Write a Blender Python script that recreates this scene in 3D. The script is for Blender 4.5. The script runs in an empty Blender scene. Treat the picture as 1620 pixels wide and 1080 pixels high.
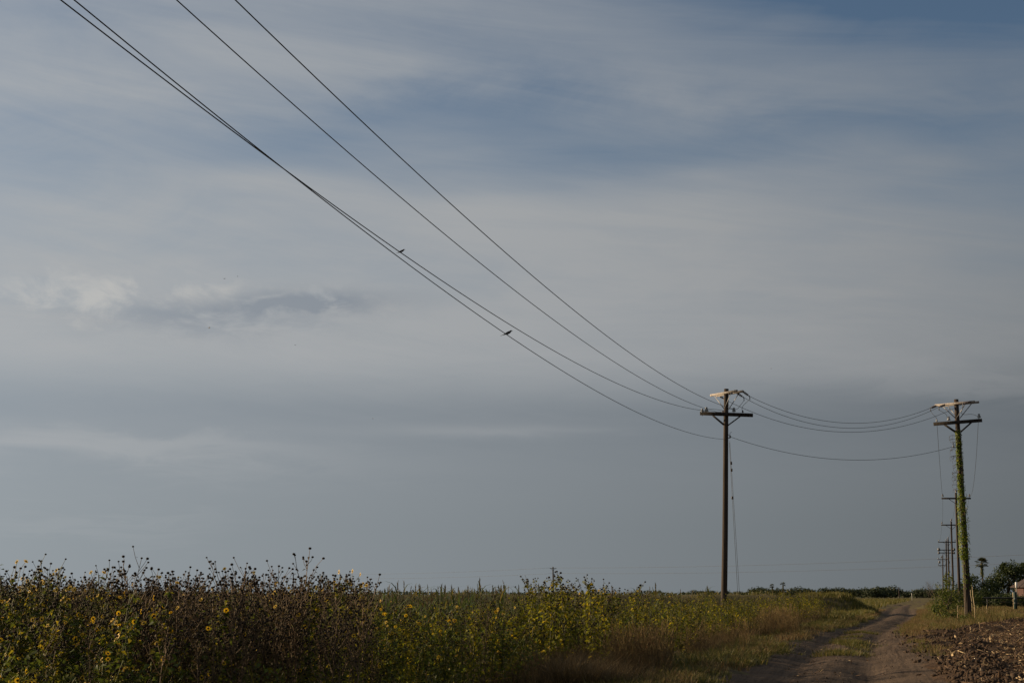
import bpy, math, random
import numpy as np
from mathutils import Vector, Matrix

scene = bpy.context.scene
C = scene.collection
R = math.radians

# ------------------------------------------------------------------ camera
EYE = 1.5
FPX = 2250.0                                   # focal length in photo pixels (1620 wide) = 50 mm
PITCH = math.atan(400.0 / FPX)
cam_d = bpy.data.cameras.new('camera')
cam_d.lens = 50.0; cam_d.sensor_width = 36.0
cam_d.clip_start = 0.1; cam_d.clip_end = 20000
cam = bpy.data.objects.new('camera', cam_d); C.objects.link(cam)
cam.location = (0, 0, EYE); cam.rotation_euler = (R(90) + PITCH, 0, 0)
scene.camera = cam

# ------------------------------------------------------------------ sun, sky, exposure
SUN_EL, SUN_BACK = 15.0, 22.0                  # sun low on the left, a little beyond the poles
SUN_STRENGTH = 5.0
SKY_STRENGTH = 0.075
sun_dir = Vector((-math.cos(R(SUN_BACK)) * math.cos(R(SUN_EL)), math.sin(R(SUN_BACK)) * math.cos(R(SUN_EL)), math.sin(R(SUN_EL))))
sl = bpy.data.lights.new('sun', 'SUN'); sl.energy = SUN_STRENGTH; sl.angle = R(0.6); sl.color = (1.0, 0.76, 0.48)
so = bpy.data.objects.new('sun', sl); C.objects.link(so)
so.rotation_euler = (-sun_dir).to_track_quat('-Z', 'Y').to_euler(); so.location = (-60, 30, 40)

scene.view_settings.view_transform = 'Standard'
scene.view_settings.look = 'None'
scene.view_settings.exposure = 0.6
scene.view_settings.gamma = 1.0
scene.view_settings.use_curve_mapping = False
scene.cycles.use_denoising = True
scene.cycles.max_bounces = 6
scene.cycles.transparent_max_bounces = 4


class X:
    """a little expression wrapper over shader Math nodes"""
    def __init__(s, nt, sock): s.nt, s.s = nt, sock
    def _op(s, op, *others):
        n = s.nt.nodes.new('ShaderNodeMath'); n.operation = op
        for i, v in enumerate((s,) + others):
            if isinstance(v, X): s.nt.links.new(v.s, n.inputs[i])
            else: n.inputs[i].default_value = v
        return X(s.nt, n.outputs[0])
    def __add__(s, o): return s._op('ADD', o)
    __radd__ = __add__
    def __sub__(s, o): return s._op('SUBTRACT', o)
    def __rsub__(s, o): return (s * -1.0) + o
    def __mul__(s, o): return s._op('MULTIPLY', o)
    __rmul__ = __mul__
    def __truediv__(s, o): return s._op('DIVIDE', o)
    def max(s, o): return s._op('MAXIMUM', o)
    def min(s, o): return s._op('MINIMUM', o)
    def clamp(s): return s.max(0.0).min(1.0)
    def exp(s): return s._op('EXPONENT')
    def smooth(s, lo, hi):
        n = s.nt.nodes.new('ShaderNodeMapRange'); n.interpolation_type = 'SMOOTHSTEP'
        s.nt.links.new(s.s, n.inputs[0]); n.inputs[1].default_value = lo; n.inputs[2].default_value = hi
        return X(s.nt, n.outputs[0])

def mixcol(nt, fac, a, b):
    n = nt.nodes.new('ShaderNodeMix'); n.data_type = 'RGBA'; n.clamp_factor = True
    if isinstance(fac, X): nt.links.new(fac.s, n.inputs[0])
    else: n.inputs[0].default_value = fac
    for v, i in ((a, 6), (b, 7)):
        if hasattr(v, 'is_output'): nt.links.new(v, n.inputs[i])
        else: n.inputs[i].default_value = tuple(v) + (1,) if len(v) == 3 else v
    return n.outputs[2]

def scalecol(nt, col, x):
    n = nt.nodes.new('ShaderNodeVectorMath'); n.operation = 'SCALE'
    if hasattr(col, 'is_output'): nt.links.new(col, n.inputs[0])
    else: n.inputs[0].default_value = col
    if isinstance(x, X): nt.links.new(x.s, n.inputs['Scale'])
    else: n.inputs['Scale'].default_value = x
    return n.outputs[0]

def noise(nt, vec, scale, detail=4, rough=0.55, dist=0.0, lac=2.0):
    n = nt.nodes.new('ShaderNodeTexNoise'); n.inputs['Scale'].default_value = scale
    n.inputs['Detail'].default_value = detail; n.inputs['Roughness'].default_value = rough
    n.inputs['Distortion'].default_value = dist; n.inputs['Lacunarity'].default_value = lac
    if vec is not None: nt.links.new(vec, n.inputs['Vector'])
    return X(nt, n.outputs['Fac'])

def comb(nt, x, y, z=0.0):
    n = nt.nodes.new('ShaderNodeCombineXYZ')
    for i, v in enumerate((x, y, z)):
        if isinstance(v, X): nt.links.new(v.s, n.inputs[i])
        else: n.inputs[i].default_value = v
    return n.outputs[0]

def build_world():
    w = bpy.data.worlds.new('World'); scene.world = w; w.use_nodes = True
    nt = w.node_tree; nt.nodes.clear()
    out = nt.nodes.new('ShaderNodeOutputWorld'); bg = nt.nodes.new('ShaderNodeBackground')
    nt.links.new(bg.outputs[0], out.inputs[0])
    sky = nt.nodes.new('ShaderNodeTexSky'); sky.sky_type = 'NISHITA'; sky.sun_disc = False
    sky.sun_elevation = R(SUN_EL); sky.sun_rotation = math.atan2(sun_dir.x, sun_dir.y)
    sky.air_density = 1.0; sky.dust_density = 0.6; sky.ozone_density = 2.2
    tc = nt.nodes.new('ShaderNodeTexCoord')
    nrm = nt.nodes.new('ShaderNodeVectorMath'); nrm.operation = 'NORMALIZE'; nt.links.new(tc.outputs['Generated'], nrm.inputs[0])
    sp = nt.nodes.new('ShaderNodeSeparateXYZ'); nt.links.new(nrm.outputs[0], sp.inputs[0])
    x, y, z = (X(nt, sp.outputs[i]) for i in range(3))
    el = z._op('ARCSINE') * 57.29578
    az = x._op('ARCTAN2', y) * 57.29578
    dt = nt.nodes.new('ShaderNodeVectorMath'); dt.operation = 'DOT_PRODUCT'
    nt.links.new(nrm.outputs[0], dt.inputs[0]); dt.inputs[1].default_value = sun_dir
    mu = X(nt, dt.outputs['Value']).max(0.0)
    # cloud-sheet coordinates: streaks lie flat overhead and close up towards the horizon
    zz = z.max(0.0) + 0.10
    P = comb(nt, x / zz, y / zz)
    Q = comb(nt, x / zz * 0.55 + 3.0, y / zz * 1.6)
    n1 = noise(nt, Q, 1.1, 6, 0.55, 0.6)            # broad streaks
    n2 = noise(nt, P, 2.6, 7, 0.6, 0.9)             # fine fibres
    A = comb(nt, az * 0.05, el * 0.22)
    n3 = noise(nt, A, 1.3, 3, 0.5, 0.3)             # slow warp in sky angles
    ew = el + (n3 - 0.5) * 5.0 + (n2 - 0.5) * 2.4
    aw = az + (n2 - 0.5) * 6.0
    def g(a0, sa, e0, se, aa=aw, ee=ew):
        p = (aa - a0) / sa; q = (ee - e0) / se
        return ((p * p + q * q) * -1.0).exp()
    # light in the thin sheet: brighter towards the sun
    mu4 = mu * mu * mu * mu
    light = 0.23 + mu * 0.45 - mu * mu * 0.30 + mu4 * mu4 * 0.35
    veil = scalecol(nt, (0.96, 1.0, 1.035), light)
    haze_l = 0.134 + mu * 0.272 + mu4 * mu4 * 0.35
    haze = scalecol(nt, mixcol(nt, el.smooth(2.5, 7.5), (0.89, 1.0, 1.085), (0.84, 0.955, 1.07)), haze_l)
    clear = scalecol(nt, sky.outputs[0], SKY_STRENGTH)
    low = el.smooth(15.0, 7.0)
    base = mixcol(nt, low * 0.95 + 0.03, clear, haze)
    # how much of the sheet covers the blue
    fib = noise(nt, comb(nt, az * 0.045 + el * 0.03, el * 0.42 + az * 0.055), 1.0, 9, 0.62, 0.9)   # drawn-out fibres, falling to the right
    hi_ = el.smooth(2.5, 13.0)
    cover = 0.93 + ((n1 - 0.5) * 0.6 + (n2 - 0.5) * 0.5 + (fib - 0.5) * 0.7) * hi_
    cover = cover - el.smooth(18.8, 22.5) * 0.30 - g(24, 14, 25.5, 4.2) * 2.0 - g(9, 16, 17.9, 2.1) * 0.66 - g(-9, 8, 18.3, 1.8) * 0.42
    cover = cover - g(-21, 6, 16.0, 3.0) * 0.35 - g(22, 7, 15.0, 4.5) * 0.30
    cover = cover - el.smooth(9.6, 7.0) * 0.82 - el.smooth(5.0, 2.0) * 0.12
    cover = cover + g(-17, 9, 5.3, 0.75) * 0.6 + g(-1, 5, 6.5, 0.22, az, el + (n2 - 0.5) * 0.5) * 0.28 + g(19, 5, 8.2, 0.5) * 0.35
    cover = cover + g(-17, 5, 2.9, 0.4) * 0.2
    col = mixcol(nt, cover.clamp(), base, veil)
    # small ragged cloud low on the left, lit rims and a slate-coloured body
    NA = comb(nt, az * 0.42, el * 0.75)
    c1 = noise(nt, NA, 0.9, 8, 0.62, 0.4); c2 = noise(nt, comb(nt, az * 0.36 + 7.0, el * 0.85), 1.3, 9, 0.6, 0.3)
    body = g(-15.5, 6.5, 11.4, 1.25, az, el + (c1 - 0.5) * 1.6) + g(-8.4, 3.6, 11.6, 0.42, az, el + (c2 - 0.5) * 1.2) * 1.1
    m = (body + (c2 - 0.5) * 1.3)
    dark = (g(-8.2, 3.3, 11.6, 0.46, az - (el - 11.6) * 1.5, el + (c2 - 0.5) * 1.2) * 1.25 + g(-12.5, 4.6, 10.7, 0.55, az, el + (c1 - 0.5) * 1.8) * 0.8)
    bright = (m.smooth(0.32, 0.85) * c1.smooth(0.42, 0.66) * 0.62) * (1.0 - dark.clamp())
    col = mixcol(nt, bright, col, scalecol(nt, (1.0, 0.975, 0.92), light * 1.38))
    col = mixcol(nt, (dark * c2.smooth(0.3, 0.55)).clamp() * 0.72, col, scalecol(nt, (0.82, 0.95, 1.12), light * 0.68))
    nt.links.new(col, bg.inputs[0]); bg.inputs[1].default_value = 0.66      # the picture is exposed 0.6 stops up
build_world()

# ------------------------------------------------------------------ helpers
rng = np.random.default_rng(7)
random.seed(7)
_c, _s = math.cos(PITCH), math.sin(PITCH)

def at(px, py, D):
    """world point that stands D metres ahead and shows at photo pixel (px, py)"""
    u = (px - 810) / FPX; v = (540 - py) / FPX
    r = Vector((u, _c - v * _s, _s + v * _c))
    return Vector((0, 0, EYE)) + r * (D / r.y)

def gx(px, D):
    return (px - 810) / FPX * D / 1.0158       # lateral position of a photo column at eye level

def ground_pt(px, py):
    """where the flat ground shows at photo pixel (px, py)"""
    u = (px - 810) / FPX; v = (540 - py) / FPX; t = -EYE / (_s + v * _c)
    return u * t, (_c - v * _s) * t

class MB:
    """collects triangles; build() links them as one mesh object"""
    def __init__(s): s.v, s.f, s.m, s.n = [], [], [], 0
    def add(s, v, f, mat=0):
        v = np.asarray(v, float).reshape(-1, 3); f = np.asarray(f, int).reshape(-1, 3)
        s.v.append(v); s.f.append(f + s.n); s.m.append(np.full(len(f), mat, np.int32) if np.isscalar(mat) else np.asarray(mat, np.int32)); s.n += len(v)
        return s
    def quad(s, v4, mat=0): return s.add(v4, [(0, 1, 2), (0, 2, 3)], mat)
    def data(s):
        if not s.v: return np.zeros((0, 3)), np.zeros((0, 3), int), np.zeros(0, int)
        return np.concatenate(s.v), np.concatenate(s.f), np.concatenate(s.m)
    def merge(s, d, M=None):
        v, f, m = d
        if len(v) == 0: return s
        if M is not None:
            v = v @ M[0].T + M[1]
        return s.add(v, f, m)
    def mesh(s, name, mats, smooth=False):
        v, f, m = s.data()
        me = bpy.data.meshes.new(name)
        me.vertices.add(len(v)); me.vertices.foreach_set('co', v.astype(np.float32).ravel())
        me.loops.add(len(f) * 3); me.loops.foreach_set('vertex_index', f.astype(np.int32).ravel())
        me.polygons.add(len(f)); me.polygons.foreach_set('loop_start', np.arange(0, len(f) * 3, 3, dtype=np.int32))
        try: me.polygons.foreach_set('loop_total', np.full(len(f), 3, np.int32))
        except Exception: pass
        for mt in (mats if isinstance(mats, (list, tuple)) else [mats]): me.materials.append(mt)
        me.polygons.foreach_set('material_index', m.astype(np.int32))
        if smooth: me.polygons.foreach_set('use_smooth', np.ones(len(f), bool))
        me.update(calc_edges=True); me.validate()
        return me
    def build(s, name, mats, parent=None, smooth=False):
        return link(name, s.mesh(name, mats, smooth), parent)

def link(name, me, parent=None):
    o = bpy.data.objects.new(name, me); C.objects.link(o)
    if parent is not None: o.parent = parent
    return o

def tag(o, label=None, cat=None, group=None, kind=None):
    if label: o['label'] = label
    if cat: o['category'] = cat
    if group: o['group'] = group
    if kind: o['kind'] = kind
    return o

def thing(name, label, cat, loc=(0, 0, 0), rz=0.0, group=None):
    o = bpy.data.objects.new(name, None); C.objects.link(o)
    o.empty_display_size = 0.2; o.location = loc; o.rotation_euler = (0, 0, rz)
    return tag(o, label, cat, group)

def frame(d):
    d = np.asarray(d, float); d = d / (np.linalg.norm(d) + 1e-9)
    a = np.array([0, 0, 1.0]) if abs(d[2]) < 0.95 else np.array([1.0, 0, 0])
    u = np.cross(a, d); u /= np.linalg.norm(u); return u, np.cross(d, u), d

def tube(mb, pts, rad, sides=6, mat=0, cap=True):
    pts = np.asarray(pts, float); n = len(pts)
    rad = np.full(n, rad, float) if np.isscalar(rad) else np.asarray(rad, float)
    th = np.arange(sides) * 2 * math.pi / sides
    V = []
    t = np.gradient(pts, axis=0)
    u, w, _ = frame(t[0])
    for i in range(n):
        d = t[i] / (np.linalg.norm(t[i]) + 1e-9)
        u = u - d * np.dot(u, d); u /= (np.linalg.norm(u) + 1e-9); w = np.cross(d, u)
        V.append(pts[i] + rad[i] * (np.outer(np.cos(th), u) + np.outer(np.sin(th), w)))
    V = np.concatenate(V); F = []
    for i in range(n - 1):
        for k in range(sides):
            a, b = i * sides + k, i * sides + (k + 1) % sides
            F += [(a, b, b + sides), (a, b + sides, a + sides)]
    if cap:
        for k in range(1, sides - 1):
            F.append((0, k + 1, k)); o = (n - 1) * sides; F.append((o, o + k, o + k + 1))
    mb.add(V, F, mat)

def box(mb, c, ax, ay, az, sx, sy, sz, mat=0, bev=0.0):
    """box with centre c, unit axes and full sizes, edges chamfered along its length ax"""
    c, ax, ay, az = (np.asarray(q, float) for q in (c, ax, ay, az))
    hy, hz = sy / 2, sz / 2; b = min(bev, hy * .6, hz * .6)
    prof = [(-hy + b, -hz), (hy - b, -hz), (hy, -hz + b), (hy, hz - b), (hy - b, hz), (-hy + b, hz), (-hy, hz - b), (-hy, -hz + b)] if b > 0 else [(-hy, -hz), (hy, -hz), (hy, hz), (-hy, hz)]
    n = len(prof); V = []
    for sgn in (-1, 1):
        for p in prof: V.append(c + ax * sgn * sx / 2 + ay * p[0] + az * p[1])
    F = []
    for k in range(n):
        a, bb = k, (k + 1) % n
        F += [(a, bb, bb + n), (a, bb + n, a + n)]
    for k in range(1, n - 1): F.append((0, k + 1, k)); F.append((n, n + k, n + k + 1))
    mb.add(V, F, mat)

def beam(mb, p, q, wy, wz, up=(0, 0, 1), mat=0, bev=0.0):
    p, q = np.asarray(p, float), np.asarray(q, float); d = q - p; L = np.linalg.norm(d); d /= L
    up = np.asarray(up, float); s = np.cross(up, d); s /= np.linalg.norm(s); u = np.cross(d, s)
    box(mb, (p + q) / 2, d, s, u, L, wy, wz, mat, bev)

def lathe(mb, c, prof, axis=(0, 0, 1), sides=10, mat=0):
    u, w, d = frame(axis); c = np.asarray(c, float); th = np.arange(sides) * 2 * math.pi / sides
    V = np.concatenate([c + d * z + r * (np.outer(np.cos(th), u) + np.outer(np.sin(th), w)) for r, z in prof]); F = []
    for i in range(len(prof) - 1):
        for k in range(sides):
            a, b = i * sides + k, i * sides + (k + 1) % sides
            F += [(a, b, b + sides), (a, b + sides, a + sides)]
    for k in range(1, sides - 1):
        F.append((0, k + 1, k)); o = (len(prof) - 1) * sides; F.append((o, o + k, o + k + 1))
    mb.add(V, F, mat)

ICO_V = []
_t = (1 + 5 ** .5) / 2
ICO_V = np.array([(-1, _t, 0), (1, _t, 0), (-1, -_t, 0), (1, -_t, 0), (0, -1, _t), (0, 1, _t), (0, -1, -_t), (0, 1, -_t), (_t, 0, -1), (_t, 0, 1), (-_t, 0, -1), (-_t, 0, 1)], float) / math.sqrt(1 + _t * _t)
ICO_F = np.array([(0, 11, 5), (0, 5, 1), (0, 1, 7), (0, 7, 10), (0, 10, 11), (1, 5, 9), (5, 11, 4), (11, 10, 2), (10, 7, 6), (7, 1, 8), (3, 9, 4), (3, 4, 2), (3, 2, 6), (3, 6, 8), (3, 8, 9), (4, 9, 5), (2, 4, 11), (6, 2, 10), (8, 6, 7), (9, 8, 1)])

def rotz(a):
    c, s = math.cos(a), math.sin(a); return np.array([[c, -s, 0], [s, c, 0], [0, 0, 1.0]])

def vnoise(x, y, seed=0):
    """smooth value noise, vectorised"""
    x = np.asarray(x, float); y = np.asarray(y, float)
    xi, yi = np.floor(x), np.floor(y); fx, fy = x - xi, y - yi
    fx, fy = fx * fx * (3 - 2 * fx), fy * fy * (3 - 2 * fy)
    def h(a, b):
        q = np.sin(a * 127.1 + b * 311.7 + seed * 74.7) * 43758.5453; return q - np.floor(q)
    return (h(xi, yi) * (1 - fx) + h(xi + 1, yi) * fx) * (1 - fy) + (h(xi, yi + 1) * (1 - fx) + h(xi + 1, yi + 1) * fx) * fy

def fbm(x, y, oct=4, seed=0):
    s, a, t = 0, 1.0, 0
    for i in range(oct): s = s + a * vnoise(x * 2 ** i, y * 2 ** i, seed + i); t += a; a *= .5
    return s / t

# ------------------------------------------------------------------ materials
def new_mat(name):
    m = bpy.data.materials.new(name); m.use_nodes = True; nt = m.node_tree
    return m, nt, nt.nodes['Principled BSDF']

def obj_coord(nt, world=False):
    if world:
        g = nt.nodes.new('ShaderNodeNewGeometry'); return g.outputs['Position']
    return nt.nodes.new('ShaderNodeTexCoord').outputs['Object']

def bump(nt, b, h, strength=0.5, dist=0.02):
    n = nt.nodes.new('ShaderNodeBump'); n.inputs['Strength'].default_value = strength; n.inputs['Distance'].default_value = dist
    nt.links.new(h.s, n.inputs['Height']); nt.links.new(n.outputs[0], b.inputs['Normal'])

def plain(name, col, rough=0.8, var=0.25, scale=8.0, metal=0.0, spec=0.3):
    m, nt, b = new_mat(name)
    n = noise(nt, obj_coord(nt), scale, 5, 0.6)
    c = mixcol(nt, n.smooth(0.3, 0.7), tuple(k * (1 - var) for k in col), tuple(min(1, k * (1 + var)) for k in col))
    nt.links.new(c, b.inputs['Base Color']); b.inputs['Roughness'].default_value = rough
    b.inputs['Metallic'].default_value = metal; b.inputs['Specular IOR Level'].default_value = spec
    return m

def wood(name, c1, c2, c3, stretch=18.0, crack=0.6):
    m, nt, b = new_mat(name)
    tcs = nt.nodes.new('ShaderNodeTexCoord'); mp = nt.nodes.new('ShaderNodeMapping')
    mp.inputs['Scale'].default_value = (stretch, stretch, 0.6); nt.links.new(tcs.outputs['Object'], mp.inputs[0])
    g = noise(nt, mp.outputs[0], 1.0, 6, 0.6, 0.4); g2 = noise(nt, tcs.outputs['Object'], 0.7, 4, 0.6)
    col = mixcol(nt, g.smooth(0.35, 0.65), c1, c2); col = mixcol(nt, g2.smooth(0.45, 0.7) * 0.7, col, c3)
    nt.links.new(col, b.inputs['Base Color']); b.inputs['Roughness'].default_value = 0.85; b.inputs['Specular IOR Level'].default_value = 0.2
    bump(nt, b, g, crack, 0.02)
    return m

def leaf(name, ca, cb, cc=None, trans=0.35, rough=0.6):
    """thin leaf: colour differs from leaf to leaf, some light passes through"""
    m, nt, b = new_mat(name)
    g = nt.nodes.new('ShaderNodeNewGeometry'); oi = nt.nodes.new('ShaderNodeObjectInfo')
    r = X(nt, g.outputs['Random Per Island']); ro = X(nt, oi.outputs['Random'])
    pn = noise(nt, g.outputs['Position'], 0.35, 3, 0.5)
    f = (r * 0.6 + ro * 0.15 + (pn - 0.35) * 0.7).clamp()
    col = mixcol(nt, f, ca, cb)
    if cc is not None: col = mixcol(nt, (r * 7.31)._op('FRACT').smooth(0.72, 0.9), col, cc)
    nt.links.new(col, b.inputs['Base Color']); b.inputs['Roughness'].default_value = rough; b.inputs['Specular IOR Level'].default_value = 0.25
    t = nt.nodes.new('ShaderNodeBsdfTranslucent'); nt.links.new(col, t.inputs[0])
    mx = nt.nodes.new('ShaderNodeMixShader'); mx.inputs[0].default_value = trans
    out = nt.nodes['Material Output']
    nt.links.new(b.outputs[0], mx.inputs[1]); nt.links.new(t.outputs[0], mx.inputs[2]); nt.links.new(mx.outputs[0], out.inputs[0])
    return m

M = {}
M['pole'] = wood('weathered_pole_wood', (0.026, 0.019, 0.015), (0.062, 0.047, 0.037), (0.042, 0.031, 0.025), 16)
M['arm_dark'] = wood('creosoted_arm_wood', (0.018, 0.015, 0.013), (0.045, 0.036, 0.03), (0.03, 0.025, 0.02), 14)
M['arm_pale'] = wood('bleached_arm_wood', (0.19, 0.165, 0.145), (0.33, 0.295, 0.265), (0.26, 0.23, 0.205), 12, 0.5)
M['steel'] = plain('galvanised_steel', (0.12, 0.12, 0.125), 0.55, 0.3, 20, 0.6)
M['wire'] = plain('oxidised_conductor', (0.035, 0.034, 0.033), 0.6, 0.2, 3)
M['porcelain'] = plain('glazed_porcelain', (0.075, 0.06, 0.055), 0.25, 0.3, 9, 0, 0.5)
M['porcelain_grey'] = plain('grey_porcelain', (0.22, 0.23, 0.24), 0.3, 0.2, 9, 0, 0.5)
M['green'] = leaf('sunflower_leaf_green', (0.055, 0.080, 0.012), (0.13, 0.145, 0.018), (0.24, 0.20, 0.015), 0.45)
M['yellowing'] = leaf('sunflower_leaf_yellowing', (0.12, 0.13, 0.010), (0.27, 0.245, 0.014), (0.42, 0.31, 0.018), 0.48)
M['brown'] = leaf('sunflower_leaf_withered', (0.056, 0.043, 0.019), (0.115, 0.078, 0.036), (0.075, 0.074, 0.018), 0.25, 0.8)
M['stem_g'] = leaf('green_stem', (0.05, 0.055, 0.018), (0.10, 0.09, 0.03), None, 0.0, 0.7)
M['stem_b'] = leaf('dry_stem', (0.075, 0.05, 0.03), (0.19, 0.13, 0.075), None, 0.0, 0.8)
M['seed'] = leaf('seed_head', (0.016, 0.012, 0.009), (0.045, 0.03, 0.018), None, 0.0, 0.9)
M['petal'] = leaf('yellow_petal', (0.62, 0.36, 0.012), (0.75, 0.52, 0.02), None, 0.35, 0.6)
M['straw'] = leaf('dry_grass', (0.12, 0.085, 0.038), (0.25, 0.18, 0.075), (0.16, 0.085, 0.04), 0.35, 0.8)
M['straw_red'] = leaf('reddish_dry_grass', (0.070, 0.048, 0.022), (0.135, 0.095, 0.045), (0.22, 0.155, 0.075), 0.3, 0.8)
M['grass'] = leaf('green_grass', (0.062, 0.070, 0.016), (0.135, 0.122, 0.030), (0.20, 0.15, 0.05), 0.4, 0.6)
M['cane'] = leaf('cane_leaf', (0.045, 0.070, 0.018), (0.085, 0.11, 0.03), (0.14, 0.115, 0.03), 0.4, 0.5)
M['plume'] = leaf('grass_plume', (0.07, 0.06, 0.03), (0.13, 0.10, 0.055), None, 0.2, 0.9)
M['vine'] = leaf('vine_leaf', (0.075, 0.12, 0.010), (0.17, 0.22, 0.018), (0.26, 0.25, 0.02), 0.35, 0.5)
M['bush'] = leaf('bush_leaf', (0.040, 0.065, 0.012), (0.10, 0.125, 0.020), (0.20, 0.19, 0.03), 0.35)
M['tree'] = leaf('tree_leaf', (0.022, 0.036, 0.010), (0.055, 0.072, 0.018), None, 0.3)
M['fartree'] = leaf('far_tree_leaf', (0.030, 0.042, 0.020), (0.055, 0.068, 0.030), None, 0.25)
M['palm'] = leaf('palm_frond', (0.045, 0.060, 0.020), (0.085, 0.095, 0.035), (0.16, 0.12, 0.05), 0.25)
M['bark'] = plain('bark', (0.06, 0.045, 0.035), 0.9, 0.4, 6)
M['twig'] = plain('grey_twig', (0.10, 0.08, 0.06), 0.9, 0.3, 6)
M['stalk'] = plain('bleached_stalk', (0.55, 0.43, 0.26), 0.8, 0.25, 9)
M['husk'] = leaf('corn_husk', (0.065, 0.040, 0.025), (0.17, 0.105, 0.058), (0.44, 0.33, 0.19), 0.2, 0.8)
M['clod'] = plain('soil_clod', (0.044, 0.026, 0.014), 0.95, 0.4, 14)
M['feather'] = plain('dark_feather', (0.018, 0.016, 0.018), 0.5, 0.3, 30)
M['feather_b'] = plain('brown_feather', (0.04, 0.032, 0.028), 0.6, 0.3, 30)
M['beak'] = plain('beak_horn', (0.03, 0.027, 0.025), 0.4, 0.2, 30)
M['brick'] = plain('red_brick_wall', (0.060, 0.030, 0.025), 0.85, 0.25, 5)
M['roof'] = plain('roof_shingle', (0.038, 0.025, 0.022), 0.85, 0.25, 5)
M['white'] = plain('white_paint', (0.75, 0.74, 0.7), 0.6, 0.08, 5)
M['grey_wall'] = plain('grey_siding', (0.10, 0.10, 0.125), 0.8, 0.1, 3)
M['glass'] = plain('window_glass', (0.03, 0.04, 0.055), 0.1, 0.1, 3, 0, 0.6)
M['fence_paint'] = plain('dark_pipe_paint', (0.016, 0.017, 0.017), 0.5, 0.2, 6)
M['post_green'] = plain('green_post_paint', (0.012, 0.03, 0.026), 0.6, 0.3, 6)

def ground_mat():
    m, nt, b = new_mat('ground_soil_and_turf'); p = obj_coord(nt, True)
    n1 = noise(nt, p, 0.12, 5, 0.6); n2 = noise(nt, p, 1.7, 6, 0.65); n3 = noise(nt, p, 14.0, 5, 0.7)
    soil = mixcol(nt, n3.smooth(0.3, 0.7), (0.050, 0.038, 0.027), (0.095, 0.072, 0.050))
    turf = mixcol(nt, n3.smooth(0.3, 0.7), (0.065, 0.062, 0.022), (0.155, 0.12, 0.050))
    col = mixcol(nt, (n1 * 0.5 + n2 * 0.5).smooth(0.38, 0.52), soil, turf)
    nt.links.new(col, b.inputs['Base Color']); b.inputs['Roughness'].default_value = 0.95; b.inputs['Specular IOR Level'].default_value = 0.1
    bump(nt, b, n3 + n2, 0.8, 0.05); return m
def road_mat():
    m, nt, b = new_mat('packed_dirt'); p = obj_coord(nt, True)
    at_ = nt.nodes.new('ShaderNodeAttribute'); at_.attribute_name = 'UVMap'; at_.attribute_type = 'GEOMETRY'
    sp = nt.nodes.new('ShaderNodeSeparateXYZ'); nt.links.new(at_.outputs['Vector'], sp.inputs[0])
    u, v = X(nt, sp.outputs[0]), X(nt, sp.outputs[1])
    tr = noise(nt, comb(nt, u * 7.0, v * 0.22), 1.0, 6, 0.65, 0.5)      # tyre streaks run along the road
    tread = noise(nt, comb(nt, u * 9.0, v * 5.0), 1.0, 2, 0.5)
    n1 = noise(nt, p, 0.5, 5, 0.6); n3 = noise(nt, p, 18.0, 6, 0.7)
    col = mixcol(nt, (tr * 0.6 + n1 * 0.4).smooth(0.36, 0.62), (0.052, 0.037, 0.026), (0.110, 0.078, 0.054))
    col = mixcol(nt, n3.smooth(0.60, 0.78) * 0.5, col, (0.19, 0.15, 0.115))
    nt.links.new(col, b.inputs['Base Color']); b.inputs['Roughness'].default_value = 0.95; b.inputs['Specular IOR Level'].default_value = 0.1
    bump(nt, b, tr * 0.5 + tread * 0.3 + n3 * 0.8 + n1 * 0.5, 0.9, 0.06); return m
def field_mat():
    m, nt, b = new_mat('tilled_soil'); p = obj_coord(nt, True)
    n1 = noise(nt, p, 0.6, 5, 0.6); n3 = noise(nt, p, 9.0, 7, 0.7)
    col = mixcol(nt, n3.smooth(0.35, 0.7), (0.030, 0.019, 0.012), (0.080, 0.048, 0.027))
    col = mixcol(nt, n1.smooth(0.45, 0.65) * 0.6, col, (0.10, 0.066, 0.042))
    nt.links.new(col, b.inputs['Base Color']); b.inputs['Roughness'].default_value = 0.95; b.inputs['Specular IOR Level'].default_value = 0.1
    bump(nt, b, n3, 1.0, 0.08); return m
M['ground'], M['road'], M['field'] = ground_mat(), road_mat(), field_mat()

# ------------------------------------------------------------------ terrain
ROAD = np.array([(-7.0, -14), (-4.6, -4), (-2.4, 3), (0.3, 10), (2.8, 17)] + [ground_pt(*q) for q in ((1300, 1080), (1318, 1050), (1336, 1023), (1362, 1000), (1385, 990), (1407, 981), (1421, 973), (1424, 967), (1427, 961), (1438, 956), (1452, 951.5), (1458, 948), (1461, 944.5))] + [(300, 1030)], float)
def catmull(P, n=14):
    out = []
    Q = np.vstack([2 * P[0] - P[1], P, 2 * P[-1] - P[-2]])
    for i in range(1, len(Q) - 2):
        p0, p1, p2, p3 = Q[i - 1:i + 3]
        for t in np.arange(n) / n:
            out.append(.5 * ((2 * p1) + (-p0 + p2) * t + (2 * p0 - 5 * p1 + 4 * p2 - p3) * t * t + (-p0 + 3 * p1 - 3 * p2 + p3) * t ** 3))
    out.append(P[-1]); return np.array(out)
RC = catmull(ROAD, 16)
def road_x(y): return np.interp(y, RC[:, 1], RC[:, 0])
def road_hw(y): return np.interp(y, [0, 24, 50, 90, 150, 1000], [1.35, 1.35, 1.4, 1.5, 1.6, 1.9])

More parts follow.
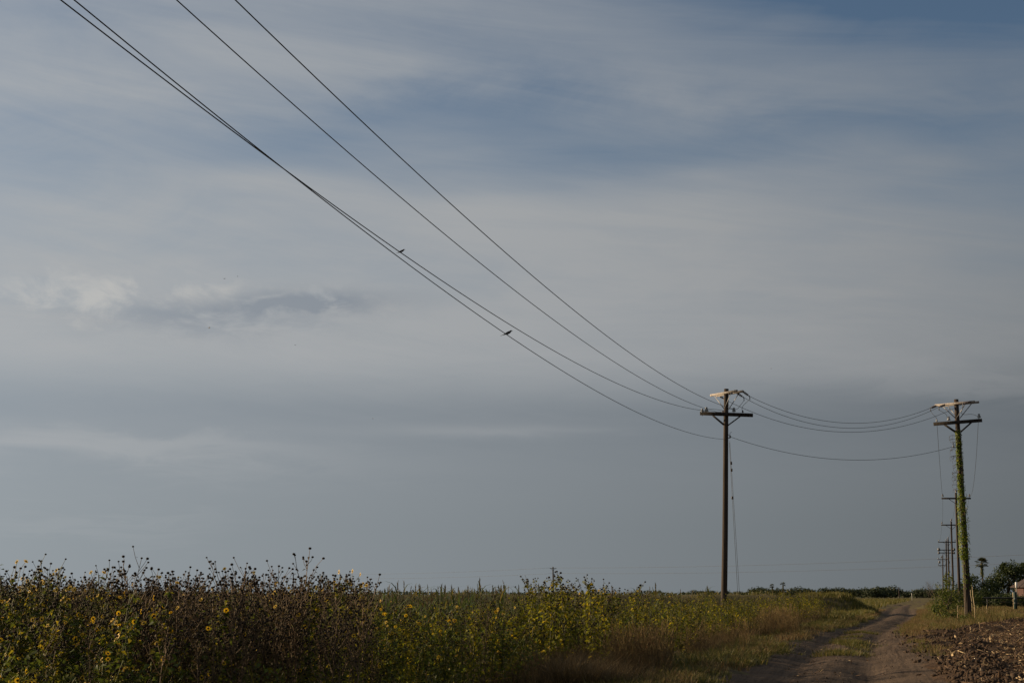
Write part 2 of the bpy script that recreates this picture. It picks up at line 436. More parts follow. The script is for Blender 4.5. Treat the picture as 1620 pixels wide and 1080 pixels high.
def terrain(x, y):
    x = np.asarray(x, float); y = np.asarray(y, float)
    d = x - road_x(y); hw = road_hw(y)
    z = (fbm(x * .22, y * .22, 4, 3) - .5) * .10 * np.clip((np.abs(d) - 1.0) / 3, 0, 1)
    # grassy bank left of the bend, steep on the road side
    yc = 112 + (x - 24) * .10; q = y - yc; e = np.clip((road_x(y) - 1.7 - x) / 3.2, 0, 1); e = e * e * (3 - 2 * e)
    b = np.exp(-(q / np.where(q < 0, 2.4, 13.0)) ** 2) * e * (x > -60)
    z = z + b * (1.45 + 0.5 * (fbm(x * .5, y * .5, 3, 9) - .5))
    b2 = np.exp(-((y - 84) / 9.0) ** 2) * np.exp(-((x - road_x(y) + 5.6) / 2.0) ** 2); z = z + b2 * 0.55
    # low verge beside the road, shallow swale on the right
    z = z + 0.10 * np.exp(-((np.abs(d) - hw - .9) / .8) ** 2)
    z = z + 0.12 * np.exp(-((d - 6.5) / 2.5) ** 2) * (y > 60) 
    return z
def road_z(x, y):
    d = (x - road_x(y)) / road_hw(y)
    prof = -0.075 * np.exp(-((np.abs(d) - .56) / .20) ** 2) + 0.03 * np.exp(-(d / .2) ** 2)
    return prof + (fbm(x * 1.1, y * 1.1, 4, 21) - .5) * .13 + (fbm(x * 4.5, y * 4.5, 2, 23) - .5) * .035
def ground_z(x, y):
    """height of whatever surface is on top at (x, y)"""
    return terrain(x, y)

def grid_mesh(name, X_, Y_, Z_, mat, uv=None, kind='structure', smooth=True):
    ny, nx = X_.shape
    v = np.stack([X_, Y_, Z_], -1).reshape(-1, 3)
    i = np.arange(ny - 1)[:, None] * nx + np.arange(nx - 1)[None]
    f = np.stack([np.stack([i, i + 1, i + nx + 1], -1), np.stack([i, i + nx + 1, i + nx], -1)], 2).reshape(-1, 3)
    me = MB().add(v, f).mesh(name, mat, smooth)
    if uv is not None:
        a = me.attributes.new('UVMap', 'FLOAT_VECTOR', 'POINT')
        a.data.foreach_set('vector', np.concatenate([uv.reshape(-1, 2), np.zeros((ny * nx, 1))], 1).astype(np.float32).ravel())
    o = link(name, me); tag(o, kind=kind); return o

def spread(lo, hi, step, far, grow=1.22):
    mid = list(np.arange(lo, hi + 1e-6, step)); a, b, s = lo, hi, step; L, H = [], []
    while a > -far: s *= grow; a -= s; L.append(a)
    s = step
    while b < far: s *= grow; b += s; H.append(b)
    return np.array(L[::-1] + mid + H)
def sink(x, y):
    """0 inside the road or the tilled field (ground drops a little below them), 1 elsewhere"""
    return np.clip(np.maximum(road_edge(x, y), 0), 0, 1)
def road_edge(x, y):
    d = x - road_x(y); bare = np.interp(y, [0, 20, 45, 62, 75], [1.2, 1.5, .9, .3, 0])     # bare earth between the track and the field
    return np.where(d > 0, d - bare, -d - bare * .35) - road_hw(y) + (fbm(x * .9, y * .9, 3, 31) - .5) * 1.3
# edge of the tilled field: along the road, then slanting away to the right
FIELD_EDGE = np.array([(6.2, 15), (6.6, 20)] + [ground_pt(*q) for q in ((1484, 1080), (1469, 1048), (1456, 1020), (1450, 1004), (1487, 997), (1529, 992.5), (1578, 986.5), (1620, 983), (1720, 977))], float)
def field_in(x, y):
    """metres inside the tilled field"""
    ex = np.interp(y, FIELD_EDGE[:, 1], FIELD_EDGE[:, 0])
    ex = np.where(y < 15, np.interp(y, [0, 15], [2.0, 6.2]), ex)
    return (x - ex) * 0.8 + (fbm(x * .6, y * .6, 3, 41) - .5) * 1.6

xs = spread(-14, 48, 0.65, 9000); ys = spread(-2, 130, 0.7, 9000)
GX, GY = np.meshgrid(xs, ys)
GZ = terrain(GX, GY)
GZ = GZ - 0.16 * (1 - np.clip(road_edge(GX, GY) / .5 + .5, 0, 1)) - 0.16 * np.clip(field_in(GX, GY) / .6 + .2, 0, 1) * (GY < 140)
grid_mesh('ground', GX, GY, GZ, M['ground'])

# road strip: its edges dive under the ground so that the border is ragged
seg = RC[(RC[:, 1] > -12)]
dl = np.r_[0, np.cumsum(np.linalg.norm(np.diff(seg, axis=0), axis=1))]
st = np.concatenate([np.arange(0, 110, 0.22), np.arange(110, 330, 1.0), np.arange(330, dl[-1], 6.0)])
cxs, cys = np.interp(st, dl, seg[:, 0]), np.interp(st, dl, seg[:, 1])
tx, ty = np.gradient(cxs), np.gradient(cys); tl = np.hypot(tx, ty); nx_, ny_ = ty / tl, -tx / tl
us = np.linspace(-1.9, 2.4, 47)
RX = cxs[:, None] + nx_[:, None] * us[None] * 2.0; RY = cys[:, None] + ny_[:, None] * us[None] * 2.0
RZ = terrain(RX, RY) + road_z(RX, RY) - 0.045 - 0.20 * np.clip(road_edge(RX, RY) + .1, 0, 1)
grid_mesh('road', RX, RY, RZ, M['road'], np.stack([np.broadcast_to(us[None], RX.shape) * 2, np.broadcast_to(st[:, None], RX.shape)], -1))

# tilled field: rough clods in the sheet itself
fx = np.concatenate([np.arange(5, 26, .18), np.arange(26, 75, .5)]); fy = np.concatenate([np.arange(16, 62, .2), np.arange(62, 135, .5)])
FX, FY = np.meshgrid(fx, fy)
fi = field_in(FX, FY)
rough = (fbm(FX * 1.9, FY * 1.9, 4, 51) - .45) * .42 + (fbm(FX * .45, FY * .45, 2, 55) - .5) * .25
edge_ridge = 0.20 * np.exp(-((fi - 1.0) / .7) ** 2) * fbm(FX * .8, FY * .8, 3, 57)
FZ = terrain(FX, FY) - 0.05 + np.clip(fi / .8, 0, 1) * (rough * .62 + .04) + edge_ridge - 0.35 * np.clip(-fi / .4 + .2, 0, 1)
grid_mesh('tilled_field', FX, FY, FZ, M['field'], smooth=False)
def field_z(x, y):
    fi = field_in(x, y)
    r = (fbm(x * 1.9, y * 1.9, 4, 51) - .45) * .42 + (fbm(x * .45, y * .45, 2, 55) - .5) * .25
    return terrain(x, y) - 0.05 + np.clip(fi / .8, 0, 1) * (r * .62 + .04) + 0.20 * np.exp(-((fi - 1.0) / .7) ** 2) * fbm(x * .8, y * .8, 3, 57)

# ------------------------------------------------------------------ utility poles and wires
def npv(v): return np.array(v, float)
def local(root_loc, p): return npv(p) - npv(root_loc)

def shaft(root, base, top, rb, rt, name='shaft', mat='pole'):
    mb = MB(); n = 14; b, t = npv(base), npv(top); ax = t - b
    pts = [b - ax * 0.04] + [b + ax * k / n for k in range(n + 1)]
    rad = [rb * 1.03] + [rb + (rt - rb) * (k / n) for k in range(n + 1)]
    pts = np.array(pts); L = np.linalg.norm(ax)
    pts[1:, 0] += 0.02 * np.sin(np.linspace(0, 5, n + 1)); 
    tube(mb, pts, rad, 14)
    return mb.build(name, M[mat], root, True)

def pin_insulator(root, c, up=(0, 0, 1), s=1.0, mat='porcelain', name='insulator'):
    mb = MB()
    lathe(mb, npv(c), [(0.012 * s, -0.12 * s), (0.012 * s, 0.0)], up, 6)
    o_pr = [(0.035, 0), (0.085, .005), (0.09, .03), (0.05, .05), (0.072, .07), (0.072, .085), (0.045, .10), (0.04, .12), (0.052, .135), (0.052, .16), (0.03, .18)]
    lathe(mb, npv(c), [(r * s, z * s) for r, z in o_pr], up, 10)
    return mb.build(name, M[mat], root, True)

def strain_insulator(root, p, q, mat='porcelain'):
    """a string of discs from p to q"""
    mb = MB(); p, q = npv(p), npv(q); d = q - p; L = np.linalg.norm(d); d /= L
    pr = [(0.012, 0), (0.015, L * .12)]
    for k in range(4):
        z = L * (.15 + .17 * k); pr += [(0.03, z), (0.068, z + .012), (0.068, z + .028), (0.03, z + .05)]
    pr += [(0.02, L * .86), (0.03, L * .9), (0.03, L)]
    lathe(mb, p, pr, d, 9); return mb.build('strain_insulator', M[mat], root, True)

def wire_pts(p, q, sag, n=28):
    p, q = npv(p), npv(q); t = np.linspace(0, 1, n)[:, None]
    w = p + (q - p) * t; w[:, 2] -= (4 * sag * t * (1 - t))[:, 0]; return w

def wire(name, pts, r, label, group=None, mat='wire', sides=6):
    mb = MB(); tube(mb, pts, r, sides); o = mb.build(name, M[mat], None, True)
    return tag(o, label, 'wire', group)

def bent(root, pts, r=0.011, name='jumper_wire', n=8):
    """smooth wire through a few points, a part of its pole"""
    P = np.array([npv(p) for p in pts]); Q = catmull(P, n); mb = MB(); tube(mb, Q, r, 5); return mb.build(name, M['wire'], root, True)

def catmull(P, n=14):
    out = []; P = np.asarray(P, float)
    Q = np.vstack([2 * P[0] - P[1], P, 2 * P[-1] - P[-2]])
    for i in range(1, len(Q) - 2):
        p0, p1, p2, p3 = Q[i - 1:i + 3]
        for t in np.arange(n) / n:
            out.append(.5 * ((2 * p1) + (-p0 + p2) * t + (2 * p0 - 5 * p1 + 4 * p2 - p3) * t * t + (-p0 + 3 * p1 - 3 * p2 + p3) * t ** 3))
    out.append(P[-1]); return np.array(out)

def arm(root, p, q, h=0.14, w=0.11, mat='arm_dark', name='crossarm'):
    mb = MB(); beam(mb, p, q, w, h, (0, 0, 1), 0, 0.012)
    o = mb.build(name, M[mat], root)
    return o
def brace(root, p, q, w=0.05, t=0.02, mat='arm_dark'):
    mb = MB(); beam(mb, p, q, t, w, (0, 0, 1), 0, 0.004); return mb.build('brace', M[mat], root)
def bolt(root, c, d, r=0.022, L=0.05):
    mb = MB(); lathe(mb, npv(c), [(r, 0), (r, L * .6), (r * .6, L * .6), (r * .6, L)], d, 6); return mb.build('bolt', M['steel'], root)

def heavy_pole(label, base, top, DP, low_l, low_r, up_dir, up_z, side, arm_len=2.45):
    """a two-level dead-end pole; up_dir = direction of the upper double arm, side = towards the slack span"""
    root = thing('utility_pole', label, 'utility pole', base, 0, 'big poles of the slack span')
    L0 = npv(base); lc = lambda p: npv(p) - L0
    shaft(root, lc(base), lc(top), 0.165, 0.122)
    ax = (npv(top) - npv(base)); ax /= ax[2]
    def on(z): return npv(base) + ax * (z - base[2])
    v = npv(up_dir); v /= np.linalg.norm(v); n = npv((-v[1], v[0], 0)); n = n if np.dot(n, npv(side)) > 0 else -n
    c = on(up_z); tiltz = npv((0, 0, -0.05)) 
    arms = []
    for s in (-1, 1):
        cc = c + n * s * 0.19
        arm(root, lc(cc - v * arm_len / 2 - tiltz * .6), lc(cc + v * arm_len / 2 + tiltz * .6), 0.115, 0.09, 'arm_pale'); arms.append(cc)
        for e in (-1, 1):
            brace(root, lc(cc + v * e * 0.78 - npv((0, 0, .06)) + n * s * .06), lc(on(up_z - .80) + v * e * .05 + n * s * .15), 0.045, 0.012, 'steel')
    for e in (-1.05, 0.55, 1.05): bolt(root, lc(c + v * e - n * .26), lc(c + v * e + n * .3) - lc(c + v * e - n * .26), 0.02, .05)
    # lower arm with wooden braces
    a, b = npv(low_l), npv(low_r); dd = (b - a) / np.linalg.norm(b - a)
    arm(root, lc(a), lc(b), 0.185, 0.13, 'arm_dark', 'crossarm')
    mid = on((a[2] + b[2]) / 2); toward = npv((0, -1, 0))
    for e in (-1, 1):
        pa = mid + dd * e * 0.72 + npv((0, 0, -.06)); pb = on(mid[2] - 0.55) + dd * e * 0.10
        for k in (-1, 1):
            brace(root, lc(pa + toward * .075 * k), lc(pb + toward * .11 * k), 0.065, 0.028, 'arm_dark')
    return root, lc, on, v, n, arms

# --- main pole
MB_BASE = Vector((at(1144.5, 985, 75).x, 75.0, 0.0)); MB_TOP = at(1149.7, 615, 75)
m_low_l, m_low_r = at(1107.5, 653.6, 74.75), at(1191, 656.6, 74.75)
main, mlc, mon, mv, mn, marms = heavy_pole('tall brown wooden utility pole standing in the weeds, at the centre right', MB_BASE, MB_TOP, 75,
    m_low_l, m_low_r, (0.44, -0.9, 0), at(1149.5, 622, 75).z, (1, 0.3, 0))
W_A, W_B, W_C, W_D = at(1161, 647, 74.9), at(1117.5, 646.5, 74.75), at(1111, 649, 74.75), at(1144, 694.5, 75)
for p, s in ((W_A, 1.25), (W_B, 1.3), (W_C, 1.3)):
    pin_insulator(main, mlc(npv(p) - npv((0, 0, .14))), (0, 0, 1), s, 'porcelain_grey')
pin_insulator(main, mlc(at(1175, 652.3, 74.75)), (0, 0, 1), .7); pin_insulator(main, mlc(at(1143.6, 653, 74.72)), (0, 0, 1), .7)
# --- pole wrapped in vine
VP_BASE = Vector((at(1533, 983, 79).x, 79.0, 0.0)); VP_TOP = at(1513.2, 631.5, 79)
v_low_l, v_low_r = at(1477, 670.6, 79.0), at(1553.5, 664.6, 78.6)
vine_pole, vlc, von, vv, vn, varms = heavy_pole('green vine covered wooden utility pole beside the tilled field', VP_BASE, VP_TOP, 79,
    v_low_l, v_low_r, (0.60, -0.80, 0), at(1514, 638.5, 79).z, (-1, -0.25, 0), 2.6)
for p, s in ((at(1501, 664.5, 78.9), 1.2), (at(1549, 660.5, 78.65), 1.25), (at(1482, 666.5, 78.95), .7)):
    pin_insulator(vine_pole, vlc(p), (0, 0, 1), s, 'porcelain_grey')

# slack span between the two poles
span_cols = ('upper near wire of the slack span between the two big poles', 'middle wire of the slack span between the two big poles', 'lowest of the three crossarm wires of the slack span between the big poles')
ends_m, ends_v = [], []
for k, (tm, tv) in enumerate(((1.08, -1.15), (0.52, -0.55), (-1.05, 1.1))):
    pm = npv(marms[1]) + mv * tm + mn * .05; pv = npv(varms[1]) + vv * tv + vn * .05
    d = pv - pm; d /= np.linalg.norm(d)
    dm = d + npv((0, 0, -0.55)); dm /= np.linalg.norm(dm); dv = -d + npv((0, 0, -0.35)); dv /= np.linalg.norm(dv)
    qm, qv = pm + dm * .52, pv + dv * .52
    strain_insulator(main, mlc(pm), mlc(qm)); strain_insulator(vine_pole, vlc(pv), vlc(qv))
    for root, lc_, q in ((main, mlc, qm), (vine_pole, vlc, qv)):
        mb = MB(); beam(mb, lc_(q), lc_(q) + npv((0, 0, -.17)) + dm * .02, .045, .04, (1, 0, 0), 0, .01); mb.build('dead_end_clamp', M['steel'], root)
    wire('overhead_wire', wire_pts(qm, qv, (1.12, 1.40, 1.62)[k]), 0.0115, span_cols[k], 'wires of the slack span')
    ends_m.append(qm); ends_v.append(qv)
NM, NV = at(1155, 690.5, 74.95), at(1508.5, 706, 78.95)
wire('overhead_wire', wire_pts(NM, NV, 0.98), 0.0115, 'single lower wire sagging between the two big poles', 'wires of the slack span')
for root, lc_, p, s in ((main, mlc, NM, 1), (vine_pole, vlc, NV, -1)):
    mb = MB(); q = lc_(p)
    lathe(mb, q + npv((0, 0, -.06)), [(.03, 0), (.055, .01), (.035, .05), (.055, .09), (.03, .12)], (0, 0, 1), 8)
    beam(mb, q + npv((0, 0, .1)), q + npv((-.14 * s, 0, .1)), .02, .03); beam(mb, q + npv((0, 0, -.07)), q + npv((-.14 * s, 0, -.07)), .02, .03)
    tube(mb, [q + npv((0, 0, -.09)), q + npv((0, 0, .22)), q + npv((.1 * s, 0, .24))], .012, 5)
    mb.build('spool_bracket', M['steel'], root, True)
# jumpers on the main pole
q1, q2, q3 = ends_m
bent(main, [mlc(q1 + npv((0, 0, -.17))), mlc(at(1177, 640, 74.6)), mlc(at(1173.8, 646, 74.7)), mlc(at(1175, 652, 74.75))])
bent(main, [mlc(q2 + npv((0, 0, -.17))), mlc(at(1170, 642.5, 74.7)), mlc(at(1166.5, 646.5, 74.8)), mlc(npv(W_A) + npv((0.05, 0, 0)))])
bent(main, [mlc(q3 + npv((0, 0, -.15))), mlc(at(1155, 645, 75.2)), mlc(at(1146, 649, 75.2)), mlc(at(1132, 647.5, 75)), mlc(npv(W_B))])
bent(main, [mlc(npv(W_C)), mlc(at(1125, 649, 74.9)), mlc(at(1135, 651.5, 74.9)), mlc(at(1143.6, 651, 74.75))])
bent(main, [mlc(npv(W_A)), mlc(at(1152, 646.5, 75.1)), mlc(at(1143.6, 645, 75.15))])
# jumpers on the vine pole
u1, u2, u3 = ends_v
bent(vine_pole, [vlc(u1 + npv((0, 0, -.15))), vlc(at(1476, 655, 78.9)), vlc(at(1481.5, 661, 78.9)), vlc(at(1482.5, 668, 78.95))])
bent(vine_pole, [vlc(u2 + npv((0, 0, -.15))), vlc(at(1496.5, 655, 78.9)), vlc(at(1498.5, 660.5, 78.9)), vlc(at(1501, 662, 78.9))])
bent(vine_pole, [vlc(u3 + npv((0, 0, -.1))), vlc(at(1522, 654.5, 79.2)), vlc(at(1537, 655, 78.9)), vlc(at(1546, 657.5, 78.7)), vlc(at(1549, 658, 78.65))])

# --- the pole before the main one, beside the camera on the left, carries the four overhead wires
LDIR = npv((-0.29, -1, 0)); LDIR /= np.linalg.norm(LDIR); SPAN = 74.0
fits = {'A': (W_A, -0.08862, 0.001268, 'uppermost right wire crossing the whole sky to the main pole'),
        'B': (W_B, -0.07658, 0.001219, 'second wire from the top right crossing the sky to the main pole'),
        'C': (W_C, -0.1045, 0.001346, 'third wire across the sky, ending at the left crossarm tip'),
        'D': (W_D, -0.09317, 0.0013815, 'lowest wire across the sky, ending below the crossarm on the main pole')}
WP = {}
for k, (p, b, c, lab) in fits.items():
    s = np.linspace(0, SPAN, 60)
    pts = npv(p)[None] + LDIR[None] * s[:, None]; pts[:, 2] = p[2] + b * s + c * s * s
    wire('overhead_wire', pts, 0.0095 if k == 'D' else 0.0105, lab, 'wires crossing the sky'); WP[k] = pts
p0 = npv(MB_BASE) + LDIR * SPAN + npv((0.15, 0, 0))
pole0 = thing('utility_pole', 'tall wooden utility pole to the left of the viewpoint, outside the picture', 'utility pole', tuple(p0), 0, 'big poles of the slack span')
l0 = lambda p: npv(p) - p0
zt = WP['B'][-1][2]
shaft(pole0, (0, 0, 0), (0, 0, zt + .9), .165, .122)
perp = npv((-LDIR[1], LDIR[0], 0)); 
ca = npv((0, 0, zt - .33)) + LDIR * -.2
arm(pole0, ca - perp * 1.45, ca + perp * 1.45, .16, .12)
for e in (-1, 1): brace(pole0, ca + perp * .7 * e - npv((0, 0, .06)), npv((0, 0, zt - .9)) + perp * .12 * e + LDIR * -.12, .05, .02)
for k in 'ABC': pin_insulator(pole0, l0(WP[k][-1]) - npv((0, 0, .15)), (0, 0, 1), 1.2, 'porcelain_grey')
mb = MB(); beam(mb, l0(WP['D'][-1]), npv((0, 0, l0(WP['D'][-1])[2])), .05, .05); mb.build('spool_bracket', M['steel'], pole0)

# --- guy wires of the main pole
def guy(label, pts, ins):
    root = thing('guy_wire', label, 'guy wire', tuple(pts[-1]), 0, 'guy wires of the main pole'); b = npv(pts[-1])
    mb = MB(); tube(mb, [npv(p) - b for p in pts], .010, 5); mb.build('strand', M['wire'], root, True)
    for t in ins:
        p = npv(pts[0]) + (npv(pts[-1]) - npv(pts[0])) * t - b
        d = npv(pts[0]) - npv(pts[-1]); d /= np.linalg.norm(d)
        mb = MB(); lathe(mb, p - d * .09, [(.02, 0), (.055, .03), (.055, .07), (.035, .09), (.055, .11), (.055, .15), (.02, .18)], d, 8); mb.build('strain_insulator', M['porcelain'], root, True)
    mb = MB(); tube(mb, [npv((0, 0, -.3)), npv((0, 0, .25)) + (npv(pts[0]) - b) * .02], .012, 5); mb.build('anchor_rod', M['steel'], root, True)
g_top = at(1154.5, 697, 75.1)
guy('guy wire with two insulators high up, right of the main pole', [g_top, Vector((at(1172.5, 975, 80.5).x, 80.5, 0))], (0.118, 0.155))
guy('guy wire with one insulator halfway down, close to the main pole', [at(1153.6, 700, 75.1), Vector((at(1169.5, 975, 79.2).x, 79.2, 0))], (0.30,))

# --- poles marching away behind the vine pole
def line_pole(px_base, px_top, y_top, D, arms, label, dia=.30, blobs=(), one_brace=True):
    base = Vector((at(px_base, 950, D).x, D, 0)); top = at(px_top, y_top, D)
    root = thing('utility_pole', label, 'utility pole', base, 0, 'row of poles along the road'); lc = lambda p: npv(p) - npv(base)
    shaft(root, lc(base), lc(top), dia / 2, dia * .36)
    pin_insulator(root, lc(top) + npv((0, 0, .08)), (0, 0, 1), 1.5)
    tips = []
    for (x0, x1, y) in arms:
        p, q = at(x0, y, D - .18), at(x1, y, D - .18); arm(root, lc(p), lc(q), .16, .12)
        xm = (px_base + px_top) / 2
        cx = (npv(p) + npv(q)) / 2
        for e in (-1, 1):
            brace(root, lc(cx) + npv((e * .75, 0, -.06)), npv((lc(top)[0], -.13, lc(p)[2] - .62)), .05, .02)
        a, b = lc(p) + npv((.12, 0, .20)), lc(q) + npv((-.12, 0, .20))
        pin_insulator(root, a, (0, 0, 1), 1.3); pin_insulator(root, b, (0, 0, 1), 1.3)
        tips.append((a + npv(base) + npv((0, 0, .1)), b + npv(base) + npv((0, 0, .1))))
    for (x, y, r, h) in blobs:
        c = lc(at(x, y, D - .2)); mb = MB(); lathe(mb, c - npv((0, 0, h / 2)), [(r * .4, 0), (r, .04), (r, h * .75), (r * .75, h * .85), (r * .3, h * .9), (r * .3, h)], (0, 0, 1), 8)
        mb.build('cutout_switch', M['steel'], root, True)
    return root, tips, npv(top) + npv((0, 0, .25))
rows = [
 line_pole(1517.5, 1512.5, 779, 145, [(1489.7, 1535.8, 788)], 'first dark pole behind the vine covered pole, one crossarm'),
 line_pole(1508, 1505, 824, 202, [(1489, 1520.5, 830)], 'second dark pole behind the vine covered pole, one crossarm'),
 line_pole(1501.5, 1500, 852, 262, [(1484, 1512, 857)], 'third pole of the receding row, single crossarm near its top', .33),
 line_pole(1497.5, 1497, 855, 300, [(1484.5, 1509.5, 869.5), (1484.5, 1509.5, 874)], 'receding pole with two close crossarms carrying switch gear', .34, [(1485.3, 868.5, .28, .7), (1485.3, 874, .22, .5), (1509.3, 868.5, .25, .6), (1509.3, 874, .2, .5)]),
 line_pole(1492, 1491.5, 878, 369, [(1483.5, 1500, 884.5), (1484, 1497, 894)], 'farthest pole of the receding row with two spaced crossarms', .36, [(1486.3, 888.5, .25, .7), (1489, 880.5, .15, .5), (1501, 888.5, .25, .7)]),
]
start = (npv(at(1482.5, 672.5, 78.9)), npv(at(1548, 661, 78.6)))
sp_lab = ['from the vine covered pole to the first pole behind it', 'between the first and second receding poles', 'between the second and third receding poles', 'between the third and fourth receding poles', 'between the fourth and farthest receding poles']
prev = start; prev_top = npv(at(1514, 640, 79.3))
for k, (root, tips, top) in enumerate(rows):
    a, b = tips[0]
    sg = (1.3, .9, .9, .5, .7)[k]
    wire('overhead_wire', wire_pts(prev[0], a, sg, 20), .010, 'left wire ' + sp_lab[k], 'wires of the receding row')
    wire('overhead_wire', wire_pts(prev[1], b, sg, 20), .010, 'right wire ' + sp_lab[k], 'wires of the receding row')
    wire('overhead_wire', wire_pts(prev_top, top, sg, 20), .010, 'middle wire ' + sp_lab[k], 'wires of the receding row')
    prev, prev_top = (a, b), top

# --- thin line far across the fields
fA, fB, fC = Vector((-88, 580, 0)), Vector((at(875, 900, 430).x, 430, 0)), Vector((112, 280, 0))
ftop = []
for k, (p, ztop, lab) in enumerate(((fA, 10.2, 'thin far pole hidden among the sunflower tops at the left'), (fB, at(875, 896, 430).z, 'thin far pole rising behind the yellow sunflower bushes'), (fC, 10.0, 'far pole of the distant line beyond the trees, right of the picture'))):
    root = thing('utility_pole', lab, 'utility pole', p, 0, 'poles of the far line')
    shaft(root, (0, 0, 0), (0, 0, ztop), .26, .18); d = npv((.83, .55, 0))
    arm(root, npv((0, 0, ztop - .5)) - d * 1.2 + npv((0, -.25, 0)), npv((0, 0, ztop - .5)) + d * 1.2 + npv((0, -.25, 0)), .16, .12)
    for e in (-1, 1): brace(root, npv((0, -.25, ztop - .55)) + d * .8 * e, npv((0, -.2, ztop - 1.3)), .06, .03)
    ftop.append(npv(p) + npv((0, 0, ztop)))
for j, (e, dz, lab) in enumerate(((-1, -.3, 'upper'), (1, -1.9, 'lower'))):
    for k, nm in ((0, 'left'), (1, 'right')):
        d = npv((.83, .55, 0)) * e
        wire('overhead_wire', wire_pts(ftop[k] + d + npv((0, 0, dz)), ftop[k + 1] + d + npv((0, 0, dz)), .9), .022, '%s faint far wire just above the horizon, %s span' % (lab, nm), 'wires of the far line')
fd = ftop[2] - ftop[1]
fpo = Vector((at(1422.5, 940, 520).x, 520, 0)); root = thing('utility_pole', 'tiny far pole over the treeline left of the road end', 'utility pole', fpo, 0, 'poles of the far line')
shaft(root, (0, 0, 0), (0, 0, 4.2), .2, .15); arm(root, (-.7, -.2, 3.9), (.7, -.2, 3.9), .14, .1)

# ------------------------------------------------------------------ birds
def proj(p):
    q = npv(p) - npv((0, 0, EYE)); f = q[1] * _c + q[2] * _s; up = -q[1] * _s + q[2] * _c
    return 810 + FPX * q[0] / f, 540 - FPX * up / f

def loft(mb, pts, ry, rz, up, sides=10):
    """closed body through pts with elliptical sections"""
    pts = np.asarray(pts, float); t = np.gradient(pts, axis=0); th = np.arange(sides) * 2 * math.pi / sides; V = []
    for p, d, a, b in zip(pts, t, ry, rz):
        d = d / np.linalg.norm(d); s = np.cross(up, d); s /= np.linalg.norm(s); u = np.cross(d, s)
        V.append(p + np.outer(np.cos(th) * a, s) + np.outer(np.sin(th) * b, u))
    V = np.concatenate(V); F = []; n = len(pts)
    for i in range(n - 1):
        for k in range(sides):
            a, b = i * sides + k, i * sides + (k + 1) % sides; F += [(a, b, b + sides), (a, b + sides, a + sides)]
    for k in range(1, sides - 1): F.append((0, k + 1, k)); o = (n - 1) * sides; F.append((o, o + k, o + k + 1))
    mb.add(V, F)

def perched_bird(label, p, scale, head, mat):
    """head = +1 looks right, -1 left; stands with its feet on p; unit length about 1"""
    root = thing('bird', label, 'bird', tuple(p), 0)
    S = scale; H = head
    up = npv((0, 1, 0)) 
    # tail tip -> rump -> breast -> neck -> head, in the x-z plane
    sp = npv([(-.62, 0, -.10), (-.40, 0, .00), (-.22, 0, .07), (-.08, 0, .13), (.06, 0, .185), (.16, 0, .235), (.225, 0, .29), (.27, 0, .335), (.325, 0, .35), (.36, 0, .345)])
    ry = npv([.045, .04, .055, .095, .115, .105, .075, .072, .06, .02]); rz = npv([.012, .018, .055, .10, .12, .11, .082, .075, .06, .02])
    sp[:, 0] *= H
    mb = MB(); loft(mb, sp * S, rz * S, ry * S, up, 10); mb.build('body', M[mat], root, True)
    mb = MB(); b0 = npv((.345 * H, 0, .345)) * S; tube(mb, [b0, b0 + npv((.05 * H, 0, -.002)) * S, b0 + npv((.12 * H, 0, -.02)) * S], [.024 * S, .017 * S, .003 * S], 6); mb.build('beak', M['beak'], root, True)
    for s in (-1, 1):
        mb = MB(); w = npv([(.12, .10 * s, .24), (.0, .125 * s, .17), (-.14, .105 * s, .10), (-.30, .06 * s, .03), (-.44, .03 * s, -.03)]); w[:, 0] *= H
        loft(mb, w * S, npv([.03, .075, .065, .04, .008]) * S, npv([.012, .02, .018, .012, .004]) * S, up, 8); mb.build('wing', M[mat], root, True)
        mb = MB(); tube(mb, npv([(-.01 * H, .04 * s, .10), (.01 * H, .04 * s, .05), (0, .03 * s, .012)]) * S, .012 * S, 5)
        for k in (-1, 0, 1): tube(mb, npv([(0, .03 * s, .012), (.04 * H, (.03 + .02 * k) * s, .01), (.055 * H, (.03 + .02 * k) * s, -.012)]) * S, .007 * S, 4)
        mb.build('leg', M['beak'], root, True)
    return root

def on_wire(k, px):
    P = WP[k]; Q = np.array([proj(p) for p in P]); s = np.argsort(Q[:, 0])
    return np.array([np.interp(px, Q[s, 0], P[s, c]) for c in range(3)])
perched_bird('small dark bird perched on the third wire, high in the sky', on_wire('C', 635) + npv((0, 0, .012)), .20, 1, 'feather_b')
perched_bird('larger black long tailed bird perched on the lowest wire', on_wire('D', 803) + npv((0, 0, .012)), .30, 1, 'feather')

def flying_bird(label, p, span, yaw, flap):
    root = thing('bird', label, 'bird', tuple(p), yaw, 'birds flying far off')
    mb = MB(); S = span
    loft(mb, npv([(-.30, 0, 0), (-.18, 0, 0), (-.06, 0, .005), (.08, 0, .01), (.16, 0, .02), (.21, 0, .02), (.25, 0, .012)]) * S, npv([.055, .03, .05, .06, .04, .035, .005]) * S, npv([.006, .02, .045, .05, .04, .035, .005]) * S, npv((0, 0, 1)), 8)
    mb.build('body', M['feather'], root, True)
    for s in (-1, 1):
        mb = MB(); tip = .18 * flap
        loft(mb, npv([(.03, .03 * s, .02), (.06, .2 * s, .02 + tip * .6), (-.02, .38 * s, .02 + tip), (-.12, .5 * s, .02 + tip * .8)]) * S, npv([.008, .008, .006, .003]) * S, npv([.09, .085, .06, .01]) * S, npv((0, 0, 1)), 6)
        mb.build('wing', M['feather'], root, True)
